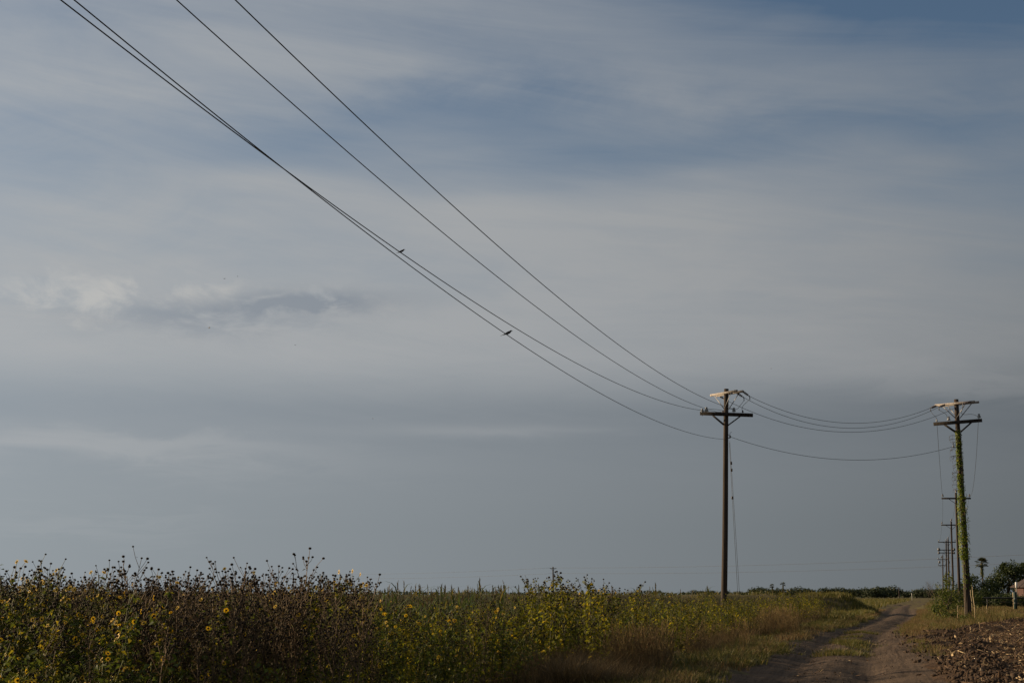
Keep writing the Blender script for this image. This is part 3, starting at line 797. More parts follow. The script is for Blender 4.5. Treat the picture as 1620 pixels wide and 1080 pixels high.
fl = [(331, 519, 120, .42, .4, 1.1, 'dark bird flying below the small left cloud, darkest of the specks'), (355, 441, 230, .4, 2.0, .8, 'tiny flying bird above the slate cloud, left of a pair'), (376, 437, 230, .4, .8, -.5, 'tiny flying bird above the slate cloud, right of a pair'),
      (467, 546, 200, .35, 2.6, .9, 'tiny flying bird low in the sky below the slate cloud'), (590, 662, 260, .4, 1.0, .7, 'tiny flying bird over the middle of the field'), (1220, 583, 240, .4, .2, 1.0, 'tiny flying bird in the sky between the two big poles')]
for px, py, D, sp_, yaw, fp, lab in fl: flying_bird(lab, at(px, py, D), sp_, yaw, fp)

# ------------------------------------------------------------------ sunflowers
def leafblade(mb, p, d, n, L, W, fold=.25, mat=0, lite=False):
    """pointed leaf of two folded halves, four triangles"""
    d = d / (np.linalg.norm(d) + 1e-9); s = np.cross(n, d); s /= (np.linalg.norm(s) + 1e-9); u = np.cross(d, s)
    mid, tip = p + d * L * .45 - u * W * .12, p + d * L - u * L * .18
    a, b = p + d * L * .35 + s * W * .5 + u * W * fold, p + d * L * .35 - s * W * .5 + u * W * fold
    if lite: mb.add([p, a, tip, b], [(0, 2, 1), (0, 3, 2)], mat); return
    mb.add([p, a, tip, b, mid], [(0, 4, 1), (4, 2, 1), (0, 3, 4), (4, 3, 2)], mat)

FLOWER = MB()
for k in range(13):
    a = k * 2 * math.pi / 13; d = npv((math.cos(a), math.sin(a), .12 * math.sin(k * 2.3))); s = npv((-math.sin(a), math.cos(a), 0))
    FLOWER.add([d * .012, d * .028 + s * .010, d * .047, d * .028 - s * .010], [(0, 1, 2), (0, 2, 3)], 0)
lathe(FLOWER, npv((0, 0, -.008)), [(.006, -.004), (.017, .002), (.018, .010), (.010, .016)], (0, 0, 1), 8, 1)
FLOWER_D = FLOWER.data(); FLOWER_ME = FLOWER.mesh('flower', [M['petal'], M['seed']])

def sunflower(seed, H, kind, lod=1.0, leaves=1.0, heads=1.0, spread_=1.0, bushy=1.0, ball=None):
    """kind: brown | green | yellow. returns stem / leaves / seed heads data and flower poses"""
    r = np.random.default_rng(seed); st, lf, hd = MB(), MB(), MB(); fl = []
    th = H * .80; lean = r.normal(0, .05, 2)
    ts = np.linspace(0, 1, 6); main_ = np.c_[lean[0] * th * ts ** 2 + r.normal(0, .012, 6), lean[1] * th * ts ** 2 + r.normal(0, .012, 6), th * ts]
    main_[0, :2] = 0
    tube(st, main_, np.linspace(.011, .005, 6), 4, 0, False)
    def pos(t): return np.array([np.interp(t, ts, main_[:, i]) for i in range(3)])
    def head(p, d):
        if r.random() < {'brown': .022, 'green': .14, 'yellow': .02}[kind] * heads:
            n = npv((r.normal(-.2, .5), r.normal(-.5, .4), r.uniform(0, .8))); fl.append((p, n / np.linalg.norm(n), r.uniform(.45, .75)))
        else:
            R_ = r.uniform(.013, .021); bv, bf = ball or (ICO_V, ICO_F); hd.add(p + bv * npv((R_, R_, R_ * .8)), bf, 0)
    def put_leaf(p, az, L):
        d = npv((math.cos(az), math.sin(az), r.uniform(-.9, .5))); n = npv((r.normal(0, .4), r.normal(0, .4), 1))
        leafblade(lf, p + d * L * .15, d, n, L, L * r.uniform(.5, .8) * (.6 if kind == 'brown' else 1), r.uniform(-.1, .5), 0, ball is not None)
    nb = int(r.integers(9, 15) * lod ** .5 * bushy)
    for b in range(nb):
        t = r.uniform(.22, 1.0); p = pos(t); a = r.uniform(0, 6.28); L = (1.0 - t * .45) * r.uniform(.35, .62) * H * .42 * spread_
        inc = r.uniform(.45, .95)
        k = np.linspace(0, 1, 4)[:, None]; dirh = npv((math.cos(a), math.sin(a), 0))
        br = p + dirh * (L * math.sin(inc) * (k - .18 * k * k)) + npv((0, 0, 1)) * L * (math.cos(inc) * k + .35 * k * k)
        br = br + r.normal(0, .01, br.shape); br[0] = p
        tube(st, br, [.006, .005, .004, .003], 3, 0, False); head(br[-1], br[-1] - br[-2])
        for q in range(int(r.integers(2, 5) * bushy ** .6)):
            u = r.uniform(.35, .95); bp = p + (br[-1] - p) * u; bp = np.array([np.interp(u, k[:, 0], br[:, i]) for i in range(3)])
            aa = a + r.normal(0, 1.0); l2 = r.uniform(.08, .26) * H * .45
            e = bp + npv((math.cos(aa) * l2 * .55, math.sin(aa) * l2 * .55, l2 * r.uniform(.5, 1.0))); tube(st, [bp, (bp + e) / 2 + r.normal(0, .008, 3), e], [.0035, .003, .0025], 3, 0, False); head(e, e - bp)
            if r.random() < .8 * leaves: put_leaf((bp + e) / 2, r.uniform(0, 6.28), r.uniform(.03, .06))
        for q in range(int(r.integers(6, 11) * leaves * lod)):
            u = r.uniform(.1, .95); bp = np.array([np.interp(u, k[:, 0], br[:, i]) for i in range(3)])
            put_leaf(bp, r.uniform(0, 6.28), r.uniform(.04, .08) * (1.1 - .3 * u) / lod ** .35)
    for q in range(int(85 * leaves * lod)):
        t = r.uniform(.05, 1.0) ** .8; put_leaf(pos(t) + npv((r.normal(0, .09), r.normal(0, .09), 0)) * (1 - t * .5), r.uniform(0, 6.28), r.uniform(.05, .105) * (1.15 - .5 * t) / lod ** .35)
    return st.data(), lf.data(), hd.data(), fl

KMAT = {'brown': ('stem_b', 'brown'), 'green': ('stem_g', 'green'), 'yellow': ('stem_g', 'yellowing')}
class Tpl: pass
def make_tpl(seed, H, kind, **kw):
    t = Tpl(); t.st, t.lf, t.hd, t.fl = sunflower(seed, H, kind, **kw); t.kind = kind; t.H = H
    sm, lm = KMAT[kind]
    t.me = [('stem', MB().merge(t.st).mesh('stem', M[sm])), ('foliage', MB().merge(t.lf).mesh('foliage', M[lm])), ('seed_heads', MB().merge(t.hd).mesh('seed_heads', M['seed']))]
    return t
def rot_to(n):
    q = Vector((0, 0, 1)).rotation_difference(Vector(n)); return np.array(q.to_matrix())
def plant(t, x, y, rz, s, label, group):
    z = float(terrain(x, y)); root = thing('sunflower_plant', label, 'sunflower', (x, y, z - .01), rz, group)
    root.scale = (s, s, s)
    for nm, me in t.me:
        o = link(nm, me, root)
        if nm != 'stem': tag(o, kind='stuff')
    for p, n, k in t.fl:
        o = link('flower', FLOWER_ME, root); o.location = p; o.rotation_euler = Vector((0, 0, 1)).rotation_difference(Vector(rotz(-rz) @ n)).to_euler(); o.scale = (k / s ** .5,) * 3
    return root

T_brown = [make_tpl(100 + i, 2.0, 'brown', leaves=.95) for i in range(6)]
T_green = [make_tpl(200 + i, 1.7, 'green', leaves=1.2) for i in range(6)]
T_yellow = [make_tpl(300 + i, 1.8, 'yellow', leaves=1.2) for i in range(4)]
T_bare = [make_tpl(400 + i, 2.2, 'brown', leaves=.30, heads=.4, spread_=1.15, bushy=1.9) for i in range(4)]
T_flower = [make_tpl(250 + i, 1.6, 'green', leaves=1.25, heads=2.6) for i in range(5)]
T_bareg = [make_tpl(450 + i, 2.2, 'green', leaves=.45, heads=.8, spread_=1.1, bushy=1.9) for i in range(3)]

# line where the weeds stop and the road verge begins
VEG = np.array([(-4.4, 8), (-2.4, 15), (-0.8, 20), (0.1, 23)] + [ground_pt(*q) for q in ((860, 1078), (930, 1066), (1010, 1050), (1090, 1030), (1165, 1010), (1230, 996), (1285, 986), (1308, 980.5))], float)
def veg_in(x, y): return np.interp(y, VEG[:, 1], VEG[:, 0]) - x + (fbm(x * .7, y * .7, 3, 61) - .5) * .8

tall = [  # skyline plants one can point at: photo x, top y, distance, template list, label
 (28, 864, 15.5, T_bareg, 'tall sunflower with yellow blooms near the left edge, topped by two dark heads'),
 (55, 884, 16.0, T_bareg, 'bushy sunflower crowded with dark heads beside the one at the left edge'),
 (42, 874, 15.2, T_bareg, 'leafy sunflower full of dark heads between the two peaks at the left edge'),
 (70, 880, 15.8, T_bareg, 'rounded sunflower with dark heads falling away right of the left peaks'),
 (98, 897, 15.0, T_bareg, 'sunflower with a lone yellow bloom against the sky at the left'),
 (131, 902, 16.0, T_bare, 'thin low sunflower stalk in the first dip of the skyline at the left'),
 (172, 884, 16.5, T_bareg, 'sunflower with small yellow bloom among dark heads, left of the tall bent one'),
 (216, 862, 15.8, T_bare, 'tall bent sunflower stalk with clustered dark heads, second tall peak from the left'),
 (262, 896, 16.8, T_bare, 'rounded dry sunflower right of the tall bent stalk'),
 (297, 894, 16.2, T_bare, 'dry sunflower with a short head cluster left of the wide fan shaped one'),
 (348, 879, 15.5, T_bare, 'left half of the wide fan of bare sunflower branches against the sky'),
 (392, 879, 15.2, T_bare, 'right half of the wide fan of bare sunflower branches against the sky'),
 (468, 862, 16.0, T_bare, 'tallest bare sunflower with dark round heads, left of centre'),
 (440, 884, 16.6, T_bare, 'dry sunflower leaning beside the tallest bare one on its left'),
 (522, 906, 17.0, T_bare, 'short dry sunflower cluster right of the tallest bare one'),
 (560, 920, 18.5, T_bare, 'last dry sunflower stalk before the low cane tops'),
 (868, 903, 26.0, T_yellow, 'bushy yellowing sunflower left of the far thin pole'),
 (893, 901, 27.0, T_yellow, 'bushy yellowing sunflower right of the far thin pole'),
 (938, 907, 26.5, T_yellow, 'yellowing sunflower with a rounded top right of the pair by the far pole'),
 (958, 914, 27.5, T_yellow, 'small yellowing sunflower at the right foot of the bushy group'),
 (1004, 918, 31.0, T_yellow, 'slender yellowing sunflower alone right of the bushy group'),
]
for i, (px, py, D, T, lab) in enumerate(tall):
    t = T[i % len(T)]; top = at(px, py, D); hz_ = max(t.hd[0][:, 2].max(), .1)
    s = (top.z - float(terrain(top.x, D))) / hz_
    plant(t, top.x, D, i * 1.3, s, lab, 'sunflowers on the skyline')

r0_ = np.random.default_rng(3)
for i in range(34):   # second tier of the skyline
    px = -30 + 600 * (i + r0_.uniform(.1, .9)) / 34; D = r0_.uniform(14.6, 18.5); t = (T_bareg if px < 190 and i % 3 else T_bare)[i % 3]
    top = at(px, r0_.uniform(892, 918), D); plant(t, top.x, D, r0_.uniform(0, 6.28), top.z / t.hd[0][:, 2].max(), 'dry branching sunflower with dark seed heads in the skyline row on the left', 'sunflowers of the skyline row')

LAB = {'brown': 'withered brown wild sunflower in the dense stand left of the road', 'green': 'green leaved wild sunflower in the dense stand left of the road', 'yellow': 'yellowing wild sunflower in the sunlit stand before the main pole'}
def pick_kind(px, D, r, z=0):
    if px < 180: k = [('green', .72), ('brown', .23), ('yellow', .05)] if D < 15.5 else [('green', .5), ('brown', .5)]
    elif px < 430: k = [('green', .6), ('brown', .4)] if D < 13.0 else [('brown', .66), ('green', .28), ('yellow', .06)]
    elif px < 500 + 140 * r.random(): k = [('brown', .62), ('green', .33), ('yellow', .05)]
    elif px < 830: k = [('green', .48), ('yellow', .40), ('brown', .12)]
    else: k = [('yellow', .72), ('green', .26), ('brown', .02)]
    q = r.random()
    for n, p in k:
        if q < p: return n
        q -= p
    return k[0][0]
def want_h(px, D, r):
    if px < 580:
        h = np.interp(D, [9.5, 11, 13, 15, 17, 40], [.95, 1.18, 1.45, 1.72, 1.75, 1.68]); h *= r.uniform(.86, 1.10)
        return h
    if px < 830: return np.interp(D, [11, 16, 20, 26, 80], [.8, 1.1, 1.35, 1.53, 1.50]) * r.uniform(.86, 1.05)
    if px < 970: return np.interp(D, [18, 22, 25, 28, 36, 80], [1.0, 1.35, 1.78, 1.88, 1.75, 1.5]) * r.uniform(.86, 1.05)
    return np.interp(D, [24, 32, 45, 60, 84], [1.2, 1.58, 1.56, 1.52, 1.32]) * r.uniform(.82, 1.06)

r = np.random.default_rng(11); cells = {}; near = []
def scatter(n, dmin, dmax, mind, power=1.0):
    out = []; tries = 0
    while len(out) < n and tries < n * 60:
        tries += 1; D = dmin + (dmax - dmin) * r.random() ** power
        px = r.uniform(-60, 1330); x = gx(px, D)
        if veg_in(x, D) < .25: continue
        key = (int(x / mind), int(D / mind))
        if any(math.hypot(x - a, D - b) < mind for i in (-1, 0, 1) for j in (-1, 0, 1) for a, b in cells.get((key[0] + i, key[1] + j), [])): continue
        cells.setdefault(key, []).append((x, D)); out.append((px, x, D))
    return out
spots = scatter(1130, 9.5, 30, .42, .8)
spots.sort(key=lambda q: q[2])
nind = 245
TT = {'brown': T_brown, 'green': T_green, 'yellow': T_yellow}
rest = spots[nind:]
for px, x, D in spots[:nind]:
    k = pick_kind(px, D, r); T = TT[k]
    if k == 'green' and px < 260 and D < 14.5: T = T_flower
    t = T[int(r.integers(len(T)))]
    s = want_h(px, D, r) / t.H; plant(t, x, D, r.uniform(0, 6.28), s, LAB[k], {'brown': 'withered sunflowers of the stand', 'green': 'green sunflowers of the stand', 'yellow': 'yellowing sunflowers of the stand'}[k])

# the rest of the stand, seen only as a mass: one object
def xf(x, y, z, rz, s, sz=None):
    Rm = rotz(rz) * s
    if sz is not None: Rm = Rm.copy(); Rm[2] *= sz / s
    return (Rm, npv((x, y, z)))
OCT = (npv([(1, 0, 0), (-1, 0, 0), (0, 1, 0), (0, -1, 0), (0, 0, 1), (0, 0, -1)]) * 1.12, np.array([(0, 2, 4), (2, 1, 4), (1, 3, 4), (3, 0, 4), (2, 0, 5), (1, 2, 5), (3, 1, 5), (0, 3, 5)]))
def mass_set(seed, lod): return {k: [sunflower(seed + 10 * j + i, H, k, lod=lod, leaves=lv, heads=1.0, ball=OCT) for i in range(5)] for j, (k, H, lv) in enumerate((('brown', 2.0, 1.0), ('green', 1.7, 1.25), ('yellow', 1.8, 1.3)))}
L_NEAR, L_FAR = mass_set(600, .5), mass_set(650, .26)
LH = {'brown': 2.0, 'green': 1.7, 'yellow': 1.8}
MASS_M = [M['stem_b'], M['stem_g'], M['brown'], M['green'], M['yellowing'], M['seed'], M['petal']]
MI = {'brown': (0, 2), 'green': (1, 3), 'yellow': (1, 4)}
def remat(d, m): return d[0], d[1], np.full(len(d[1]), m)
mass = MB()
edge = []
for i in range(440):
    D = 27 + 60 * r.random(); x = float(np.interp(D, VEG[:, 1], VEG[:, 0])) - r.uniform(-.15, 2.2)
    edge.append((810 + x / D * FPX * 1.0158, x, D))
spots2 = rest + scatter(560, 30, 60, .62, .9) + scatter(300, 60, 90, .8, 1.0) + edge
for px, x, D in spots2:
    k = pick_kind(px, D, r); st, lf, hd, fl_ = (L_NEAR if D < 27 else L_FAR)[k][int(r.integers(5))]
    h = want_h(px, D, r); s = h / LH[k]; Mx = xf(x, D, float(terrain(x, D)) - .01, r.uniform(0, 6.28), s * 1.05, s)
    a, b = MI[k]
    mass.merge(remat(st, a), Mx); mass.merge(remat(lf, b), Mx); mass.merge(remat(hd, 5), Mx)
    if D < 45:
        for p, n, q in fl_:
            if D > 20 and r.random() < .7: continue
            Rf = rot_to(n); v = FLOWER_D[0] @ Rf.T * q + (p @ Mx[0].T + Mx[1]); mass.add(v, FLOWER_D[1], np.where(FLOWER_D[2] == 0, 6, 5))
o = mass.build('sunflower_stand', MASS_M); tag(o, 'dense far part of the wild sunflower stand, reading as one mass', 'weeds', kind='stuff')

# ------------------------------------------------------------------ grasses
def blade(mb, p, az, L, W, lean, droop=.3, mat=0, seg=3):
    d = npv((math.cos(az), math.sin(az), 0)); s = npv((-d[1], d[0], 0)); V = []
    for i in range(seg):
        t = i / seg; c = p + d * (lean * L * t ** 1.6) + npv((0, 0, L * (t - droop * t * t)))
        w = W * (1 - t * .6) / 2; V += [c - s * w, c + s * w]
    V.append(p + d * lean * L + npv((0, 0, L * (1 - droop)))); F = []
    for i in range(seg - 1): a = 2 * i; F += [(a, a + 1, a + 3), (a, a + 3, a + 2)]
    a = 2 * (seg - 1); F.append((a, a + 1, a + 2)); mb.add(V, F, mat)
def tuft(seed, n, H, W, rad, mat=0, seg=3, lean=.5):
    q = np.random.default_rng(seed); mb = MB()
    for i in range(n):
        a = q.uniform(0, 6.28); rr = rad * math.sqrt(q.random())
        blade(mb, npv((math.cos(a) * rr, math.sin(a) * rr, -.02)), a + q.normal(0, 1), H * q.uniform(.5, 1.05), W * q.uniform(.7, 1.2), lean * q.uniform(.2, 1.2), q.uniform(0, .35), mat, seg)
    return mb.data()
def straw_tuft(seed, n, H, rad, mat=0):
    """upright dry stalks with a feathery head"""
    q = np.random.default_rng(seed); mb = MB()
    for i in range(n):
        a = q.uniform(0, 6.28); rr = rad * math.sqrt(q.random()); p = npv((math.cos(a) * rr, math.sin(a) * rr, -.02)); h = H * q.uniform(.6, 1.05); ln = q.uniform(.02, .3); d = npv((math.cos(a), math.sin(a), 0))
        tube(mb, [p, p + d * ln * h * .4 + npv((0, 0, h * .55)), p + d * ln * h + npv((0, 0, h))], [.004, .003, .002], 3, mat, False)
        e = p + d * ln * h + npv((0, 0, h))
        for k in range(4): blade(mb, e - npv((0, 0, .05 * k)), q.uniform(0, 6.28), q.uniform(.05, .11), .012, .5, .2, mat, 2)
        for k in range(2): blade(mb, p + npv((0, 0, h * q.uniform(.05, .6))), q.uniform(0, 6.28), h * q.uniform(.25, .45), .010, .8, .5, mat, 2)
    return mb.data()
def cane(seed, H):
    q = np.random.default_rng(seed); mb = MB()
    tube(mb, [(0, 0, 0), (q.normal(0, .03), q.normal(0, .03), H * .5), (q.normal(0, .06), q.normal(0, .06), H * .93)], [.010, .008, .004], 4, 0, False)
    for k in range(9):
        z = H * (.15 + .085 * k); blade(mb, npv((0, 0, z)), q.uniform(0, 6.28), H * q.uniform(.28, .40), .028, q.uniform(.5, 1.0), q.uniform(.35, .75), 0, 4)
    for k in range(12):
        blade(mb, npv((0, 0, H * (.82 + .012 * k))), q.uniform(0, 6.28), q.uniform(.05, .10), .018, .35, .1, 1, 2)
    return mb.data()

def lay(name, label, cat, mats, tpls, pts, kind='stuff'):
    mb = MB()
    for (x, y, s, ti) in pts:
        mb.merge(tpls[ti % len(tpls)], xf(x, y, float(ground_top(x, y)), r.uniform(0, 6.28), s))
    o = mb.build(name, mats); tag(o, label, cat, kind=kind); return o
def ground_top(x, y):
    z = terrain(x, y)
    if float(field_in(x, y)) > 0.2 and y < 130: z = field_z(x, y)
    elif float(road_edge(x, y)) < -.1: z = z + road_z(x, y) - .05
    return z

# canes: tall green grass plants whose tops break the horizon in the middle
CAN = [cane(700 + i, 1.6) for i in range(6)]; cm = MB(); npl = 0
cane_me = [MB().merge((d[0], d[1], np.zeros(len(d[1])))) for d in CAN]
for i in range(190):
    D = r.uniform(24, 40); px = r.uniform(560, 860) if r.random() < .8 else r.uniform(860, 1240); x = gx(px, D)
    if px > 880: D = r.uniform(36, 62); x = gx(px, D)
    if veg_in(x, D) < .5: continue
    hh = r.uniform(1.42, 1.75) + (r.uniform(.04, .14) if r.random() < .25 else 0)
    cm.merge(CAN[int(r.integers(6))], xf(x, D, float(terrain(x, D)), r.uniform(0, 6.28), hh / 1.6))
o = cm.build('cane_grass', [M['cane'], M['plume']]); tag(o, 'tall green cane grass with spiky tops in the middle of the weeds', 'grass', kind='stuff')

# understorey of leafy weeds that closes the stand near the ground
def leafy(seed):
    q = np.random.default_rng(seed); mb = MB()
    for k in range(4): tube(mb, [(0, 0, 0), (q.normal(0, .08), q.normal(0, .08), .35), (q.normal(0, .2), q.normal(0, .2), .75)], .004, 3, 0, False)
    for k in range(80):
        p = npv((q.normal(0, .17), q.normal(0, .17), q.uniform(.05, .85))); leafblade(mb, p, npv((q.normal(), q.normal(), q.uniform(-.9, .4))), npv((q.normal(0, .4), q.normal(0, .4), 1)), q.uniform(.04, .085), q.uniform(.03, .06), q.uniform(-.1, .4), 0, True)
    return mb.data()
und = [leafy(720 + i) for i in range(5)]
pts = []
for i in range(950):
    D = 11.5 + 48 * r.random() ** 1.4; px = r.uniform(-60, 1300); x = gx(px, D)
    if veg_in(x, D) > .1: pts.append((x, D, r.uniform(.7, 1.25), int(r.integers(5))))
lay('weed_understorey', 'dark green leafy undergrowth between the sunflower stems', 'weeds', M['green'], und, pts)

# fringe of dry grass along the front of the stand
ST = [straw_tuft(740 + i, 16, 1.0, .16) for i in range(6)]
def fringe(n, dlo, dhi, olo, ohi, smin, smax, pw=1.0):
    out = []
    for i in range(n):
        D = dlo + (dhi - dlo) * r.random() ** pw; x = float(np.interp(D, VEG[:, 1], VEG[:, 0])) + r.uniform(olo, ohi)
        if float(road_edge(x, D)) < .25: continue
        if D < 23.5: continue
        if fbm(np.array(x * .5), np.array(D * .25), 2, 81) < .36: continue
        out.append((x, D, r.uniform(smin, smax), int(r.integers(6))))
    return out
lay('dry_grass_fringe', 'reddish dry grass standing along the foot of the sunflowers', 'grass', M['straw_red'], ST, fringe(300, 15, 84, -.5, .6, .35, .8, 1.1))
FZ_ = [tuft(760 + i, 60, .55, .009, .22, 0, 2, .9) for i in range(5)]
lay('dry_grass_mat', 'soft low dry grass between the weeds and the road verge', 'grass', M['straw_red'], FZ_, fringe(650, 16, 70, -.5, .7, .5, .95, 1.1))
ps = []
for i in range(46):
    x_, y_ = ground_pt(r.uniform(965, 1052), r.uniform(1054, 1072)); ps.append((x_, y_, r.uniform(.7, 1.0), i))
for i in range(40):
    x_, y_ = ground_pt(r.uniform(1195, 1262), r.uniform(997, 1008)); ps.append((x_, y_, r.uniform(.8, 1.15), i))
for i in range(22):
    x_, y_ = ground_pt(r.uniform(1060, 1190), r.uniform(1018, 1036)); ps.append((x_, y_, r.uniform(.5, .9), i))
lay('pale_straw', 'pale upright straw stems catching the light near the road', 'grass', M['straw'], ST, ps)
ps = []
for i in range(300):
    px_ = r.normal(915, 55); x_, y_ = ground_pt(px_, r.uniform(1056, 1096)); ps.append((x_, y_, r.uniform(.5, 1.0) + .65 * math.exp(-((px_ - 900) / 60) ** 2) * r.random(), i))
lay('fuzzy_dry_grass', 'hazy brown dry grass in front of the yellow sunflowers at bottom centre', 'grass', M['straw_red'], FZ_, ps)

# short green turf beside and along the middle of the track
GT = [tuft(780 + i, 23, .16, .018, .22, 0, 2, .8) for i in range(6)]
pts = []
for i in range(9000):
    D = 18 + 82 * r.random() ** 1.3; side = r.random()
    xr, hw = float(road_x(D)), float(road_hw(D))
    if side < .42: x = xr - hw + r.normal(-.55, .8)
    elif side < .68: x = xr + r.normal(-.10, .36)
    elif side < .84: x = xr + hw + r.normal(.55, .45)
    else: x = xr + hw + abs(r.normal(0, 5.0)) if D > 52 else xr + hw + r.normal(.4, .3)
    k = float(fbm(np.array(x * .45), np.array(D * .16), 3, 91)); e = float(road_edge(x, D))
    if veg_in(x, D) > .6: continue
    if side >= .42 and side < .68:
        if k < .50 or not (37 < D < 60 or 105 < D < 135): continue
    elif e < -.15 or k < .40: continue
    if side >= .68 and D < 56 and r.random() < .7: continue
    if float(field_in(x, D)) > .35: continue
    pts.append((x, D, r.uniform(.6, 1.35) * (1.5 if e > .8 else 1), int(r.integers(6))))
lay('verge_grass', 'short green grass on the verges and between the wheel tracks', 'grass', M['grass'], GT, pts[:4200])
DT = [tuft(800 + i, 22, .22, .016, .24, 0, 2, .9) for i in range(5)]
pts = []
for i in range(2600):
    D = 20 + 120 * r.random() ** 1.4; x = float(road_x(D)) + (float(road_hw(D)) + abs(r.normal(.3, .9))) * (1 if r.random() < .72 else -1)
    if veg_in(x, D) > .5 or float(road_edge(x, D)) < .05 or float(field_in(x, D)) > .3: continue
    pts.append((x, D, r.uniform(.6, 1.3), int(r.integers(5))))
lay('dry_verge_grass', 'short straw coloured grass along the edges of the dirt road', 'grass', M['straw'], DT, pts)

# rough green grass over the bank and the meadow beyond it
BG = [tuft(820 + i, 15, .55, .055, .40, 0, 2, .5) for i in range(6)]
pts = []
for i in range(3600):
    D = 78 + 330 * r.random() ** 1.8; xr = float(road_x(D)) - float(road_hw(D)); x = xr - .8 - abs(r.normal(0, 1)) * (5 + D * .10)
    if 88 < D < 113 and x > xr - 16 and r.random() < .35: continue
    pts.append((x, D, r.uniform(.7, 1.25) * (1 if D < 160 else 1.5), int(r.integers(6))))
for i in range(520):
    D = r.uniform(104, 118); x = gx(r.uniform(1270, 1392), D)
    if x < float(road_x(D)) - 1.9: pts.append((x, D, r.uniform(.55, 1.0), int(r.integers(6))))
lay('meadow_grass', 'rough green grass over the bank and the meadow left of the far road', 'grass', M['grass'], BG, pts)
# tall pole-strip grass on the right
PG = [tuft(840 + i, 28, .62, .022, .34, 0, 2, .5) for i in range(6)]
pts, pts2 = [], []
for i in range(2600):
    D = 58 + 70 * r.random(); xr = float(road_x(D)) + float(road_hw(D)); x = xr + .7 + r.random() * (8.5 + (D - 58) * .10)
    if float(field_in(x, D)) > .3 : continue
    near_pole = math.exp(-((x - 25.5) / 3.2) ** 2 - ((D - 78) / 14) ** 2)
    s = .35 + .95 * near_pole * r.uniform(.6, 1.15) + r.uniform(0, .25)
    (pts if r.random() < .55 else pts2).append((x, D, s, int(r.integers(6))))
for i in range(1500):
    D = 110 + 260 * r.random() ** 1.5; x = float(road_x(D)) + float(road_hw(D)) + .9 + abs(r.normal(0, 1)) * (3 + D * .04)
    (pts if r.random() < .6 else pts2).append((x, D, r.uniform(.35, .8), int(r.integers(6))))
lay('roadside_grass', 'yellow green grass around the foot of the vine covered pole', 'grass', M['grass'], PG, pts)
lay('dry_roadside_grass', 'golden dry grass around the foot of the vine covered pole', 'grass', M['straw'], PG, pts2)
LW = [tuft(860 + i, 18, .30, .04, .5, 0, 2, .7) for i in range(5)]
pts = [(gx(px, D), D, r.uniform(.6, 1.2), int(r.integers(5))) for px, D in ((r.uniform(1470, 1680), r.uniform(100, 330)) for i in range(1700))]
pts = [p for p in pts if p[0] > float(road_x(p[1])) + 3.5]
lay('dry_lawn', 'golden dry lawn behind the dark pipe fence', 'grass', M['straw'], LW, pts)

# ------------------------------------------------------------------ litter of the tilled field
def husk(seed):
    q = np.random.default_rng(seed); mb = MB(); L = q.uniform(.06, .16); W = q.uniform(.012, .035)
    d = npv((1, 0, 0)); c = npv([(-L / 2, 0, 0), (-L * .1, q.normal(0, .01), q.uniform(0, .03)), (L * .25, q.normal(0, .012), q.uniform(0, .03)), (L / 2, q.normal(0, .015), q.uniform(-.01, .03))])
    w = npv([.4, 1, .8, .15]) * W / 2; V = []
    for p, k in zip(c, w): V += [p + npv((0, -k, k * .5)), p + npv((0, k, k * .5)), p - npv((0, 0, k * .3))]
    F = []
    for i in range(3):
        a = 3 * i; F += [(a, a + 2, a + 5), (a, a + 5, a + 3), (a + 2, a + 1, a + 4), (a + 2, a + 4, a + 5)]
    mb.add(V, F); return mb.data()
def stub(seed):
    q = np.random.default_rng(seed); mb = MB(); L = q.uniform(.08, .28); tube(mb, [(-L / 2, 0, 0), (0, 0, q.normal(0, .01)), (L / 2, q.normal(0, .01), 0)], [.009, .008, .006], 5); return mb.data()
def clod(seed):
    q = np.random.default_rng(seed); return ICO_V * (1 + q.normal(0, .22, (12, 1))) * npv((1, q.uniform(.5, 1), q.uniform(.3, .6))), ICO_F, np.zeros(20, int)
HU = [husk(900 + i) for i in range(14)] + [stub(930 + i) for i in range(6)]; CL = [clod(950 + i) for i in range(10)]
def tilt(x, y, z, s):
    e = Matrix.Rotation(r.uniform(0, 6.28), 3, 'Z') @ Matrix.Rotation(r.normal(0, .45), 3, 'Y') @ Matrix.Rotation(r.uniform(0, 6.28) if s < 0 else r.normal(0, .7), 3, 'X')
    return np.array(e) * abs(s), npv((x, y, z))
hb, cb = MB(), MB()
N = 0
for i in range(31000):
    D = 20 + 66 * r.random() ** 1.7; x = gx(r.uniform(1395, 1690), D); fi_ = float(field_in(x, D))
    if fi_ < -1.3 or float(road_edge(x, D)) < -.6: continue
    if fi_ < .25 and r.random() < .8: continue
    z = float(field_z(x, D)) if fi_ > .1 else float(ground_top(x, D))
    if r.random() < (.93 if fi_ > 1.3 else .5):
        if fi_ < 1.3 and r.random() < .6: continue
        
        if r.random() < .25: continue
        hb.merge(HU[int(r.integers(20))], tilt(x, D, z + r.uniform(0, .05), min(2.3, .8 * math.exp(r.normal(0, .45))) * (1 if D < 45 else 1.3)))
    else:
        cb.merge(CL[int(r.integers(10))], tilt(x, D, z + .01, r.uniform(.015, .055) * (1.3 if fi_ < 1.6 else 1)))
tag(hb.build('crop_residue', M['husk']), 'chopped corn husks and stalks littering the tilled field', 'crop residue', kind='stuff')
tag(cb.build('soil_clods', M['clod']), 'dark clods of earth turned up along the tilled field', 'soil', kind='stuff')
